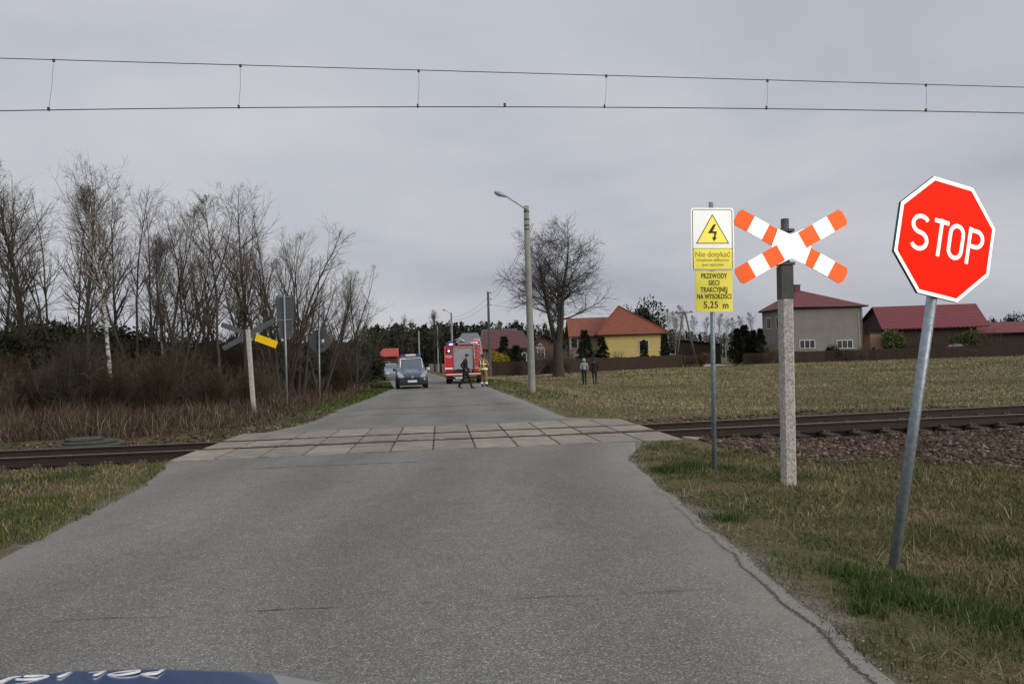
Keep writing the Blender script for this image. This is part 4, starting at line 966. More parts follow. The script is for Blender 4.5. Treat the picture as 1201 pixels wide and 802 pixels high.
MB().prism(octo(.447), -.0035, .0, SF(0)).build('border', M_white, st)
fc = MB().prism(octo(.419), -.001, .0025, SF(0)).build('red_face', M_red, st)
lt = MB(); w_ = .031; h_ = .245; fr = SF(0)
gk = [0]
def glyphs(path, closed=False):
    gk[0] += 1; stroke(lt, path, w_, .002, .0055+.0003*gk[0], fr, closed)
W1 = .142
def S_(x): return arc(x+W1/2, h_/4, W1/2, h_/4-.0, 35, 90, 4)+arc(x+W1/2, h_/4, W1/2, h_/4, 97, 250, 9)+arc(x+W1/2, -h_/4, W1/2, h_/4, 70, -90, 10)+arc(x+W1/2, -h_/4, W1/2, h_/4, -97, -150, 4)
xs = [-.318, -.128, .030, .212]
glyphs(S_(xs[0])); glyphs([(xs[1]-.0, h_/2), (xs[1]+.135, h_/2)]); glyphs([(xs[1]+.0675, h_/2+.02), (xs[1]+.0675, -h_/2-.02)])
glyphs(arc(xs[2]+.06, h_/2-.06, .06, .06, 0, 180, 10)+arc(xs[2]+.06, -h_/2+.06, .06, .06, 180, 360, 10), True)
glyphs([(xs[3], -h_/2-.02), (xs[3], h_/2+.02)]); glyphs([(xs[3], h_/2)]+arc(xs[3]+.062, h_/4, .062, h_/4, 90, -90, 10)+[(xs[3], 0)])
lt.build('lettering', M_white, st)
for dz_ in (.22, -.22):
    c = SF(0)(0, dz_, -.055); MB().box((0, 0, 0), (.16, .03, .035), bev=.006).xform(Matrix.Translation(c) @ Matrix((sR, -sN, sU)).transposed().to_4x4()).build('clamp', M_steel, st)

# warning boards
def rrect(w, h, r, cx=0, cy=0): 
    return arc(cx+w/2-r, cy+h/2-r, r, r, 0, 90, 4)+arc(cx-w/2+r, cy+h/2-r, r, r, 90, 180, 4)+arc(cx-w/2+r, cy-h/2+r, r, r, 180, 270, 4)+arc(cx+w/2-r, cy-h/2+r, r, r, 270, 360, 4)
g = gp(838, 552); Yh = g.y
hv = thing('warning_sign_post', 'white high voltage board above a yellow wire height board on a grey pole', 'warning sign', (g.x, g.y, gz(g.x, g.y)-.02), rot=(0, R(1.45), R(3)))
s_ = Yh/FPX
H_top = (552-235)*s_
MB().tube([(0, 0, -.2), (0, 0, H_top)], .03, 12).build('pole', M_galv, hv)
cxw = (838-837)*s_; 
def zt(y): return (552-y)*s_
zc = (zt(242.5)+zt(316))/2; hw = 51*s_; hh = 73.5*s_
fr = lambda a, b, c: (a, -.05-c, b)
wb = MB().prism(rrect(hw, hh, .035, 0, zc), -.012, 0, fr).build('white_board', M_white, hv)
mb = MB(); stroke(mb, rrect(hw-.045, hh-.045, .025, 0, zc), .006, 0, .003, fr, True); mb.build('border_line', M_black, hv)
tz = zc+hh*.13
tri = [(-.205, tz-.155), (.205, tz-.155), (0, tz+.205)]
MB().prism(tri, 0, .003, fr).build('yellow_triangle', M_yel2, hv)
mb = MB(); stroke(mb, tri, .008, .002, .005, fr, True)
mb.prism([(.015, tz+.085), (.045, tz+.085), (.0, tz-.005), (.055, tz-.005), (.035, tz-.085), (.058, tz-.08), (.015, tz-.13), (-.005, tz-.075), (.015, tz-.083), (.025, tz-.028), (-.06, tz-.028)][::-1], .003, .006, fr); mb.build('lightning_symbol', M_black, hv)
yz0, yz1 = zc-hh*.485, zc-hh*.15
MB().prism(rrect(hw-.05, yz1-yz0, .012, 0, (yz0+yz1)/2), 0, .0032, fr).build('yellow_caption', M_yel2, hv)
mb = MB(); stroke(mb, rrect(hw-.05, yz1-yz0, .012, 0, (yz0+yz1)/2), .005, .003, .0048, fr, True); mb.build('border_line', M_black, hv)
def btxt(t, size, z, sx, bold, mat, y=-.0555, ext=.0008, x=0, spc=1.0): text_mesh(t, size, mat, hv, 'lettering', ext, (x, y, z), (PI/2, 0, 0), sx, bold, spacing=spc)
btxt('Nie dotykać', .098, yz1-.075, .93, .0005, M_ylwprint); btxt('Urządzenie elektryczne', .046, yz1-.145, .95, 0, M_ylwprint); btxt('pod napięciem', .046, yz1-.205, 1.0, 0, M_ylwprint)
zb = (zt(317)+zt(364))/2; bw = 43.5*s_; bh = 47.5*s_; bx0 = .015
fr2 = lambda a, b, c: (a+bx0, -.04-c, b)
MB().prism(rrect(bw, bh, .012, 0, zb), -.012, 0, fr2).build('yellow_board', M_yel2, hv)
M_dbr = pm('brown_print', (.11, .085, .01), rough=.6)
for t, dz_, sz, sx_ in [('PRZEWODY', .195, .088, .66), ('SIECI', .108, .088, .7), ('TRAKCYJNEJ', .022, .088, .66), ('NA WYSOKOŚCI', -.066, .088, .62), ('5,25', -.172, .120, .88), ('m', -.178, .120, .88)]:
    btxt(t, sz, zb+dz_, sx_, .0012, M_dbr, -.0425, .001, bx0+(-.045 if t[0] == '5' else .145 if t == 'm' else 0), 1.08)
for z_ in (zc+.2, zc-.2, zb+.1): MB().box((0, -.02, z_), (.14, .035, .03), bev=.005).build('clamp', M_steel, hv)

# St Andrew's cross
def cross_post(name, label, loc, rot, face=-1, post_h=2.55, top_h=3.2, arm=1.44, yellow=False, pw=.165, zc=2.95, armang=29, lower_len=None):
    t = thing(name, label, 'road sign', loc, rot=rot)
    mb = MB(); w2 = pw/2; c = .02; CX = .05 if face < 0 else 0
    mb.prism([(-w2+c, -w2), (w2-c, -w2), (w2, -w2+c), (w2, w2-c), (w2-c, w2), (-w2+c, w2), (-w2, w2-c), (-w2, -w2+c)], -.3, post_h-(.38 if face < 0 else 0), lambda a, b, c_: (a, b, c_))
    mb.build('concrete_post', M_cpost, t)
    if face < 0: 
        MB().prism([(-w2, -w2), (w2, -w2), (w2, w2), (-w2, w2)], post_h-.38, post_h, lambda a, b, c_: (a, b, c_)).build('bare_post_top', M_cdark, t)
        MB().tube([(.01, 0, post_h-.02), (.01, 0, top_h)], .045, 12).build('steel_pole', M_steel, t)
    fr = lambda a, b, cc: (a+CX, face*(.07+cc), zc+b)
    a = R(armang); wd = .20 if face < 0 else .165
    arms = []
    for sgn in (1, -1):
        d = Vector((math.cos(a), sgn*math.sin(a))); n = Vector((-d.y, d.x))
        seg = [(-.5, -.37), (-.37, -.235), (-.235, -.1), (-.1, .1), (.1, .235), (.235, .37), (.37, .5)]
        off = .004*(sgn+1)
        ap = MB(); e = arm/2-.03
        ap.prism([tuple(d*x+n*y) for x, y in [(-e, -wd/2), (e, -wd/2), (e+.03, -wd*.3), (e+.03, wd*.3), (e, wd/2), (-e, wd/2), (-e-.03, wd*.3), (-e-.03, -wd*.3)]], off-.014, off-.008, fr)
        arms.append((d, n, off))
        ao = ap.build('cross_arm', M_gray, t)
        for k, (s0, s1) in enumerate(seg):
            if face > 0: continue
            col = M_orange if k in (0, 2, 4, 6) else M_white
            x0, x1 = s0*arm, s1*arm
            pts = [(x0, -wd/2), (x1, -wd/2), (x1, wd/2), (x0, wd/2)]
            if k == 0: pts = [(x0+.03, -wd/2), (x1, -wd/2), (x1, wd/2), (x0+.03, wd/2), (x0, wd*.3), (x0, -wd*.3)]
            if k == 6: pts = [(x0, -wd/2), (x1-.03, -wd/2), (x1, -wd*.3), (x1, wd*.3), (x1-.03, wd/2), (x0, wd/2)]
            if k == 3: pts = [(x0*.95, -wd/2), (x1*.95, -wd/2), (x1*1.05, wd/2), (x0*1.05, wd/2)] if False else pts
            MB().prism([tuple(d*x+n*y) for x, y in pts], off-.008, off, fr).build('white_stripe' if col is M_white else 'orange_stripe', col, ao)
    if face < 0:
        hexp = [(0, .135), (.155, .205), (.235, 0), (.155, -.205), (0, -.135), (-.155, -.205), (-.235, 0), (-.155, .205)]
        MB().prism(hexp, .0045, .007, fr).build('white_centre', M_white, t)
        for z_ in (.19, -.19): MB().box((.01, .0, zc+z_), (.17, .14, .035), bev=.005).build('clamp', M_steel, t)
    if yellow:
        d, n, off = arms[1]
        MB().prism([tuple(d*x+n*y) for x, y in [(.24, -.115), (.955, -.115), (.955, .115), (.24, .115)]], -.03, -.018, fr).build('amber_plate', M_amber, t)
    return t
g = gp(925, 565); s_ = g.y/FPX
cross_post('crossing_cross', 'orange and white diagonal crossing cross on a chalky concrete post left of the STOP sign', (g.x, g.y, gz(g.x, g.y)), (0, R(1.3), R(4)), -1, post_h=(565-319)*s_+.1, top_h=(565-258)*s_+.05, zc=(565-288)*s_+.015, arm=1.44, pw=.14)
g = gp(298, 486)
cross_post('crossing_cross', 'grey back of a crossing cross with an amber plate on a tilted concrete post', (g.x, g.y, gz(g.x, g.y)), (0, R(-2.6), R(4)), 1, post_h=2.78, zc=2.62, arm=1.85, yellow=True, pw=.135, armang=25)
# back of the board post
g = gp(337, 480); s_ = g.y/FPX
t = thing('sign_post', 'grey backs of two stacked rectangular boards on a thin pole at the left roadside', 'road sign', (g.x, g.y, gz(g.x, g.y)), rot=(0, R(0), R(-5)))
MB().tube([(0, 0, -.2), (0, 0, 133*s_+.1)], .035, 10).build('pole', M_galv, t)
def z2(y): return (480-y)*s_+.1
MB().prism(rrect(21*s_, 31*s_, .03, 0, (z2(348)+z2(379))/2), .045, .06).build('upper_board', M_gray, t)
MB().prism(rrect(16.5*s_, 19*s_, .02, 0, (z2(379)+z2(398))/2), .045, .06).build('lower_board', M_gray, t)
for y_ in (350, 377): MB().box((0, .03, z2(y_)), (.5, .03, .04)).build('bracket', M_galv, t)
g = gp(375, 470); s_ = g.y/FPX
t = thing('stop_sign', 'grey back of an octagonal sign on a pole at the left roadside', 'road sign', (g.x, g.y, gz(g.x, g.y)), rot=(0, R(1), R(-8)))
MB().tube([(0, 0, -.2), (0, 0, 84*s_+.1)], .035, 10).build('pole', M_galv, t)
zc_ = (470-401.5)*s_+.1
MB().prism([(a, b+zc_) for a, b in octo(.47)], .05, .07).build('sign_panel', M_gray, t)
MB().prism([(a, b+zc_) for a, b in octo(.46)], .07, .074).build('front_face', M_red, t)
for y_ in (.17, -.2): MB().box((0, .03, zc_+y_), (.36, .03, .04)).build('bracket', M_steel, t)
mb = MB(); mb.prism(rrect(.10, .13, .01, .16, zc_-.0), .044, .05); mb.build('sticker', M_white, t)

# ------------------------------------------------------------------ overhead line along the track
M_wire = pm('wire', (.03, .03, .032), rough=.6)
def wy(px): 
    r_ = ray(px, 128); a = TO+0.55*TV
    # upright plane along the track
    t = (TV[0]*a[0]+TV[1]*a[1])/(TV[0]*r_.x+TV[1]*r_.y); return r_.y*t
def wp(px, py): return vp(px, py, wy(px))
t = thing('catenary', 'overhead railway contact wire hung by droppers from a carrying cable across the sky', 'overhead line', wp(600, 128))
O = Vector(t.location)
def spl(pts, x): 
    xs_, ys_ = zip(*pts); return float(np.polyval(np.polyfit(xs_, ys_, 2), x))
cpts = [(0, 130), (300, 126.7), (592, 125.5), (900, 127.5), (1201, 133)]; mpts = [(0, 68.5), (283, 76.5), (600, 85.5), (900, 94), (1201, 102.5)]
xs_ = np.linspace(-260, 1500, 60)
M_ = [wp(x, spl(mpts, x))-O for x in xs_]; MB().tube(M_, .0085, 5).build('carrying_cable', M_wire, t)
off = Vector((TV[0], TV[1], 0))*.035
for s in (-1, 1):
    C_ = [wp(x, spl(cpts, x))-O+off*s+Vector((0, 0, .009*s)) for x in xs_]; MB().tube(C_, .0075, 5).build('contact_wire', M_wire, t)
for px, bx_ in [(63, 57), (282, 280), (491, 490), (711, 709), (900, 899), (1086, 1086)]:
    a = wp(px, spl(mpts, px))-O; b = wp(bx_, spl(cpts, bx_))-O
    d = MB().tube([a, a.lerp(b, .5)+Vector((.015, 0, 0)), b], .0032, 5).build('dropper', M_wire, t)
    mb = MB(); mb.box(tuple(a-Vector((0, 0, .015))), (.05, .03, .06), bev=.008); mb.box(tuple(b+Vector((0, 0, .02))), (.035, .05, .07), bev=.008); mb.build('clamp', M_steel, d)
MB().box(tuple(wp(592, spl(cpts, 592)-2)-O), (.05, .06, .08), bev=.01).build('clamp', M_steel, t)

# ------------------------------------------------------------------ lamp posts, poles, wires
M_pole = pm('pole_concrete', (.24, .235, .215), (.17, .165, .15), 3, .9, bmp=.2); M_lamp = pm('lamp_grey', (.34, .36, .37), (.25, .26, .27), 5, .5, .3); M_woodp = pm('pole_dark', (.13, .125, .12), (.08, .075, .07), 5, .9)
M_glass = pm('lamp_glass', (.45, .46, .46), rough=.15)
def lamp_post(px, py, top, Y, ax, ay, label, scale=1.0):
    g = gp(px, py) if Y is None else Vector((*vp(px, 430, Y).xy, 0)); Yd = g.y
    tp = vp(px, top, Yd); b0 = gz(g.x, g.y); h = tp.z-b0
    t = thing('street_lamp', label, 'street lamp', (g.x, g.y, b0), rot=(0, R(.15), 0))
    mb = MB()
    prof = [(.165, -.3), (.165, 0), (.145, h*.5), (.115, h)]
    mb.lathe(prof, 16); mb.build('pole', M_pole, t)
    for f in (.0, .35, .62, .8): 
        z_ = h-.25-f; MB().lathe([(.118, -.03), (.13, -.025), (.13, .025), (.118, .03)], 14, (0, 0, z_)).build('band', M_steel, t)
    e = vp(ax, ay, Yd); ex, ez = e.x-g.x, e.z-b0
    MB().tube([(.05, -.14, h-.16), (ex*.1, -.14, h-.08), (ex*.62, -.14, h+(ez-h)*.66)], .030, 8).build('arm', M_lamp, t)
    hd = MB(); p0 = Vector((ex*.60, -.14, h+(ez-h)*.64)); p1 = Vector((ex, -.14, ez)); n = 9; pts = [p0.lerp(p1, k/(n-1)) for k in range(n)]
    rr = [.045, .06, .075, .09, .105, .11, .105, .085, .03]; hd.tube(pts, rr, 12)
    hd.build('lamp_head', M_lamp, t)
    MB().tube([p0.lerp(p1, .35)-Vector((0, 0, .03)), p0.lerp(p1, .6)-Vector((0, 0, .05)), p0.lerp(p1, .93)-Vector((0, 0, .03))], [.05, .085, .04], 12).build('lamp_glass', M_glass, t)
    return t
l1 = lamp_post(624, 460, 241.5, None, 579, 226, 'tall concrete street lamp with curved arm standing in front of the big bare tree')
l2 = lamp_post(531, 430, 366.5, 108, 519, 363, 'far street lamp with short arm rising behind the fire engine')
def pole(px, top, Y, label, r=.13, mat=None, arms=True, name='utility_pole'):
    x = at_px(px, Y); b0 = gz(x, Y); h = vp(px, top, Y).z-b0
    t = thing(name, label, 'pole', (x, Y, b0), rot=(0, R(.4), 0))
    MB().lathe([(r*1.2, -.3), (r*1.2, 0), (r*.8, h)], 10).build('pole_shaft', mat or M_woodp, t)
    if arms:
        for z_ in (.15, .75, 1.35, 3.2):
            a = MB(); a.tube([(-.16, 0, h-z_), (.24, 0, h-z_)], .025, 6); a.lathe([(.03, 0), (.05, .03), (.05, .09), (.03, .12)], 8, (.24, 0, h-z_)); a.build('insulator', M_steel, t)
    return t
p1 = pole(574.5, 342, 78, 'slim dark utility pole between the firefighter and the concrete street lamp')
p2 = pole(492, 388, 118, 'pale utility pole in front of the distant forest right of the blue car', .12, M_pole, False)
p3 = pole(514, 382, 125, 'pale thin utility pole before the distant forest left of the fire engine', .1, M_pole, False)
# A-frame pole behind the shed
x = at_px(805, 110); t = thing('frame_pole', 'two legged A-shaped electricity pole with crossbar beside the dark shed', 'pole', (x, 110, gz(x, 110)))
h = vp(803, 366, 110).z-gz(x, 110)
MB().tube([(-1.5, 0, -.2), (-.2, 0, h)], .13, 8).build('pole_leg', M_woodp, t); MB().tube([(1.5, 0, -.2), (.1, 0, h)], .13, 8).build('pole_leg', M_woodp, t)
MB().box((-.1, 0, h-.05), (2.6, .14, .14)).build('crossbar', M_woodp, t)
for a in (-1.1, -.1, .9): MB().lathe([(.05, 0), (.09, .06), (.06, .2)], 8, (a, 0, h+.02)).build('insulator', M_steel, t)
def powerline(pts, label, r=.012):
    o = thing('power_line', label, 'cable', pts[0], group='power lines along the road'); o0 = Vector(pts[0]); P_ = []
    for a, b in zip(pts[:-1], pts[1:]):
        a, b = Vector(a), Vector(b)
        for k in range(13):
            q = k/12; P_.append(a.lerp(b, q)-Vector((0, 0, .5*4*q*(1-q)))-o0)
    MB().tube(P_, r, 4).build('wire', M_wire, o)
A = [vp(624, 262, 35.3), vp(575.5, 346, 78), vp(531, 372, 108)]
powerline(A, 'upper power cable from the concrete street lamp to the slim dark pole and on', .011)
B_ = [vp(626, 262, 35.3), vp(577, 352, 78), vp(533, 375, 108)]
powerline(B_, 'lower power cable from the concrete street lamp to the slim dark pole and on', .011)
powerline([vp(577, 358, 78), vp(803, 367, 110)], 'thin cable from the slim dark pole towards the A-shaped pole', .012)

# concrete rings
t = thing('concrete_rings', 'stack of flat grey concrete rings in the weeds behind the left rail', 'concrete rings', (*gp(103, 519).xy, -.02))
for rr, z_, dx in [(.66, -.06, 0.1), (.54, .0, .05), (.38, .06, -.08)]:
    o = MB().lathe([(rr-.03, 0), (rr, .02), (rr, .05), (rr-.02, .065), (rr*.55, .07)], 30, (dx, 0, z_)).build('ring', pm('ring_concrete', (.065, .062, .052), (.032, .032, .026), 5, .9, bmp=.3), t)

# ------------------------------------------------------------------ houses
def rooftile(name, c1, c2, freq=9, axis_='X'):
    m, nt, b = newmat(name); v = pos(nt); n = noise(nt, 1.2, 5, v); r = ramp(nt, [(.3, c1), (.7, c2)]); nt.links.new(n.outputs[0], r.inputs[0])
    wv = nt.nodes.new('ShaderNodeTexWave'); wv.bands_direction = 'Z'; wv.inputs['Scale'].default_value = freq/6; wv.inputs['Distortion'].default_value = .2; nt.links.new(v, wv.inputs['Vector'])
    wv2 = nt.nodes.new('ShaderNodeTexWave'); wv2.bands_direction = axis_; wv2.inputs['Scale'].default_value = freq/6; nt.links.new(v, wv2.inputs['Vector'])
    s = mth(nt, 'ADD', wv.outputs[0], wv2.outputs[0]); dk = ramp(nt, [(.0, .78), (.6, 1.05)]); nt.links.new(mth(nt, 'MULTIPLY', s, .5), dk.inputs[0])
    nt.links.new(mixc(nt, 1, r.outputs[0], dk.outputs[0], 'MULTIPLY'), b.inputs['Base Color']); b.inputs['Roughness'].default_value = .65
    bump(nt, b, s, .5, .05); return m
M_rorange = rooftile('roof_orange', (.195, .055, .025), (.15, .042, .02)); M_rred = rooftile('roof_red', (.135, .026, .024), (.10, .02, .018)); M_rbarn = rooftile('roof_crimson', (.140, .024, .026), (.11, .019, .02), 4)
M_rmar = rooftile('roof_maroon', (.090, .024, .026), (.065, .02, .021)); M_rgray = rooftile('roof_grey', (.15, .165, .17), (.10, .11, .115)); M_rdark = rooftile('roof_dark', (.06, .052, .052), (.045, .04, .04))
M_yw = pm('render_yellow', (.46, .36, .14), (.40, .31, .12), 1.2, .9, bmp=.1); M_gw = pm('render_grey', (.19, .18, .162), (.148, .142, .13), .6, .95, bmp=.2); M_gw2 = pm('render_grey_light', (.22, .21, .195), (.18, .17, .16), 1, .95)
M_dw = pm('plank_dark', (.04, .026, .02), (.028, .018, .014), 4, .9, stretch=(6, 6, .3)); M_peach = pm('render_peach', (.40, .25, .17), (.33, .2, .14), 1, .9); M_wf = pm('frame_white', (.62, .62, .6), rough=.5)
M_pane = pm('pane_dark', (.02, .022, .025), rough=.12, spec=.5); M_brick = pm('brick_dark', (.13, .06, .045), (.08, .04, .03), 9, .9); M_cream = pm('render_cream', (.38, .33, .25), rough=.9); M_ybw = pm('board_brown', (.13, .075, .05), (.09, .05, .035), 4, .9, stretch=(6, 6, .3))
M_gut = pm('gutter_dark', (.05, .03, .028), rough=.5)
def win(par, x, z, w, h, y, panes=2, mull=True):
    f = MB(); t = .07
    f.box((x-w/2, y, z), (t, .08, h+t)); f.box((x+w/2, y, z), (t, .08, h+t)); f.box((x, y, z+h/2), (w-t, .08, t)); f.box((x, y-.03, z-h/2-.01), (w+.2, .16, t))
    fo = f.build('window', M_wf, par)
    MB().box((x, y+.02, z), (w-.02, .02, h-.02)).build('pane', M_pane, fo)
    mb = MB()
    for k in range(1, panes): mb.box((x-w/2+w*k/panes, y-.005, z), (.07, .05, h-t))
    if mull: mb.box((x, y-.008, z+h*.18), (w-t, .04, .05))
    mb.build('mullion', M_wf, fo)
def roof_faces(mb, faces, thick=.12):
    for f in faces:
        mb.add(f, [list(range(len(f)))]); mb.add([(a, b, c-thick) for a, b, c in f][::-1], [list(range(len(f)))])
def sx(px, Y): return at_px(px, Y)
def sz(px, py, Y): return vp(px, py, Y).z
# yellow bungalow, frontage at Y=108
Y0 = 108.0; ox = sx(705, Y0); b0 = gz(ox, Y0)-.1
t = thing('house', 'yellow walled bungalow with an orange tiled hipped roof behind the brown fence', 'house', (ox, Y0, b0))
w_ = sx(776, Y0)-ox; e_ = sz(740, 391.5, Y0)-b0; ap = sz(728, 359, Y0+4)-b0; apx = sx(728, Y0+4)-ox
xl0 = sx(668, Y0+2)-ox
MB().box((w_/2, 4.0, e_/2), (w_, 8, e_)).build('wall', M_yw, t)
MB().box(((xl0+.6)/2, 6.0, e_/2), (-(xl0+.6), 7, e_-.02)).build('wall', M_cream, t)
L_, R_ = -.7, w_+1.1
mb = MB(); A_ = (apx, 4.0, ap)
roof_faces(mb, [[(L_, -.6, e_), (R_, -.6, e_), A_], [(R_, -.6, e_), (R_, 8.6, e_), A_], [(R_, 8.6, e_), (L_, 8.6, e_), A_], [(L_, 8.6, e_), (L_, -.6, e_), A_]])
mb.build('roof', M_rorange, t)
rz_ = sz(690, 372.5, Y0+6)-b0
mb = MB(); roof_faces(mb, [[(xl0, 1.8, e_-.05), (L_+.3, 1.8, e_-.05), (apx-1.1, 6.2, rz_), (xl0+.1, 6.2, rz_)], [(xl0+.1, 6.2, rz_), (apx-1.1, 6.2, rz_), (apx-1, 10.5, e_), (xl0, 10.5, e_)]]); mb.build('side_roof', M_rorange, t)
MB().tube([(L_, -.62, e_-.06), (R_, -.62, e_-.06)], .07, 8).build('gutter', M_gut, t)
mb = MB(); 
for a, c in [((L_, -.6, e_), A_), ((R_, -.6, e_), A_)]: mb.tube([Vector(a)+Vector((0, 0, .04)), Vector(c)+Vector((0, 0, .04))], .09, 6)
mb.build('ridge_tiles', M_rorange, t)
win(t, sx(756, Y0)-ox, sz(756, 405, Y0)-b0, 1.3, 1.35, -.04, 2, False)
win(t, sx(676, Y0)-ox, sz(676, 402, Y0)-b0, .9, 1.4, 2.44, 1, False)
# grey two storey house
Y0 = 106.0; xr0 = sx(1015, Y0); xc = sx(926, Y0); b0 = gz(xr0, Y0)-.1
yaw = R(14); cw = (xr0-xc)/math.cos(yaw)
t = thing('house', 'two storey grey rendered house with a red hipped roof and two chimneys', 'house', (xc, Y0, b0), rz=yaw*.45)
e_ = sz(1015, 358.5, Y0)-b0; D_ = 11.0
mb = MB()
gl_ = vp(895, 400, Y0+8.0); ang_ = yaw*.45; dx_, dy_ = gl_.x-xc, 8.0; lf = (dx_*math.cos(ang_)+dy_*math.sin(ang_), -dx_*math.sin(ang_)+dy_*math.cos(ang_))
# plan is a slightly skewed block: the left flank shows
pl = [(0, 0), (cw, 0), (cw-1.0, D_), lf]
mb.prism(pl, 0, e_, lambda a, b, c: (a, b, c)); mb.build('wall', M_gw, t)
MB().box((cw-.28, -.02, e_/2), (.5, .05, e_-.05)).build('corner_pilaster', M_gw2, t)
MB().box((cw/2, -.02, e_-.35), (cw-1.0, .05, .22)).build('cornice', M_gw2, t)
po = [(-.35, -.65), (cw+.75, -.6), (cw-.3, D_+.6), (lf[0]-.5, lf[1]+.5)]; pk = (cw*.38, 5.0, sz(952, 339, Y0+5)-b0)
mb = MB(); P3 = [(a, b, e_+.05) for a, b in po]
roof_faces(mb, [[P3[k], P3[(k+1) % 4], pk] for k in range(4)], .15)
rf = mb.build('roof', M_rred, t)
for (cx_, cy_, tp_) in [(pk[0]-1.1, 5.6, sz(940, 340, Y0+5)-b0+.4), (pk[0]+.1, 5.4, sz(951, 336, Y0+5)-b0+.3)]: 
    mb = MB(); mb.box((cx_, cy_, tp_-.8), (.85, .6, 1.6), bev=.02); mb.box((cx_, cy_, tp_+.02), (1.0, .75, .1)); mb.build('chimney', M_brick, rf)
MB().tube([P3[0], P3[1]], .09, 8).build('gutter', M_gut, t); MB().tube([(cw-.02, -.2, e_), (cw-.02, -.2, .2)], .06, 8).build('downpipe', M_gut, t)
for pxc, wpx in [(947, 22), (993, 23)]:
    xx = (sx(pxc, Y0+.5)-xc)/math.cos(yaw*.45); win(t, xx, sz(pxc, 403.5, Y0)-b0, wpx/FPX*Y0-.4, 1.05, -.04, 3, False)
# windows on the left flank (upper floor)
fl = Vector(lf); fd = fl.normalized()
for f_ in (.35, .72):
    q = fl*f_; wo = MB(); 
    Mx = Matrix.Translation((q.x, q.y, e_-1.75)) @ Matrix.Rotation(math.atan2(fd.y, fd.x)+PI, 4, 'Z')
    wn = MB(); [wn.box(c, s) for c, s in [((-.6, 0, 0), (.08, .1, 1.6)), ((.6, 0, 0), (.08, .1, 1.6)), ((0, 0, .76), (1.12, .1, .08)), ((0, 0, -.76), (1.12, .1, .08)), ((0, 0, 0), (.06, .1, 1.44))]]
    wn.xform(Mx); wo = wn.build('window', M_wf, t); MB().box((0, .0, 0), (1.12, .05, 1.44)).xform(Mx).build('pane', M_pane, wo)
# barn
Y0 = 112.0; ox = sx(1036, Y0); b0 = gz(ox, Y0)-.1
t = thing('barn', 'long barn with a steep crimson roof and dark plank walls at the right', 'barn', (ox, Y0, b0), rz=R(-1))
w_ = sx(1161, Y0)-ox; e_ = sz(1098, 384, Y0)-b0; rx0, rx1 = sx(1025, Y0+5)-ox, sx(1146, Y0+5)-ox; rzz = sz(1085, 358, Y0+5)-b0
MB().prism([(.2, .5), (w_-1.5, .5), (w_-1.5, 9.5), (.2, 9.5)], 0, e_-.05, lambda a, b, c: (a, b, c)).build('wall', M_dw, t)
mb = MB(); roof_faces(mb, [[(-.1, -.3, e_), (w_, -.3, e_), (rx1, 5, rzz), (rx0, 5, rzz)], [(rx0, 5, rzz), (rx1, 5, rzz), (w_, 10.3, e_), (-.1, 10.3, e_)]], .12)
for k in range(24): mb.box((w_*k/24+.2, -.33, e_-.10), (.16, .1, .14))
mb.build('roof', M_rbarn, t)
mb = MB(); mb.add([(.15, .4, e_-.3), (rx0+.5, 5, rzz-.25), (.15, 9.6, e_-.3), (.15, 9.6, 0), (.15, .4, 0)], [[0, 1, 2, 3, 4]]); mb.build('gable', M_dw, t)
MB().prism([(0, .3), (3.6, .3), (3.6, e_-.6), (0, e_-.6)], .40, .48).build('door', M_dw, t)
# peach annex
Y1 = 109.0; x0, x1 = sx(1022, Y1), sx(1037, Y1); b0 = gz(x0, Y1)-.1
t = thing('outhouse', 'small peach walled outhouse with a flat dark top between the grey house and the barn', 'outhouse', (x0, Y1, b0))
hp = sz(1030, 391, Y1)-b0; MB().box(((x1-x0)/2, 1.5, hp/2), (x1-x0, 3, hp)).build('wall', M_peach, t); MB().box(((x1-x0)/2, 1.5, hp+.08), (x1-x0+.4, 3.3, .16)).build('roof', M_rdark, t)
MB().prism([(.15, .1), (.6, .1), (.6, 1.8), (.15, 1.8)], -.03, .0).build('door', M_dw, t)
# lower shed right
Y0 = 113.0; ox = sx(1118, Y0); b0 = gz(ox, Y0)-.1; w_ = 16.0
t = thing('shed', 'low shed with a shallow crimson roof at the right edge beside the barn', 'shed', (ox, Y0, b0), rz=R(0))
e_ = sz(1150, 391, Y0)-b0; rzz = sz(1190, 377, Y0+4)-b0
MB().box((w_/2, 4, (e_-.05)/2), (w_-.6, 7, e_-.05)).build('wall', M_dw, t)
mb = MB(); roof_faces(mb, [[(0, -.4, e_), (w_, -.4, e_), (w_, 4, rzz), (4.2, 4, rzz)], [(4.2, 4, rzz), (w_, 4, rzz), (w_, 8.4, e_), (0, 8.4, e_)]]); mb.build('roof', M_rbarn, t)
MB().prism([(5, 0), (8, 0), (8, e_-.5), (5, e_-.5)], .42, .49).build('door', M_dw, t)
# dark shed by the drive
Y0 = 122.0; x0, x1 = sx(803, Y0), sx(846, Y0); b0 = gz(x0, Y0)-.1
t = thing('shed', 'dark plank shed with a flat sloping roof at the end of the gravel drive', 'shed', (x0, Y0, b0)); hA, hB = sz(810, 399, Y0)-b0, sz(843, 404, Y0)-b0; w_ = x1-x0
MB().prism([(0, 0), (w_, 0), (w_, hB), (0, hA)], 0, 5).build('wall', M_dw, t)
mb = MB(); roof_faces(mb, [[(-.3, -.3, hA+.08), (w_+.3, -.3, hB+.08), (w_+.3, 5.3, hB+.08), (-.3, 5.3, hA+.08)]], .1); mb.build('roof', M_rdark, t)
MB().prism([(w_*.5, 0), (w_*.85, 0), (w_*.85, 1.9), (w_*.5, 1.9)], -.05, -.01).build('door', M_ybw, t)
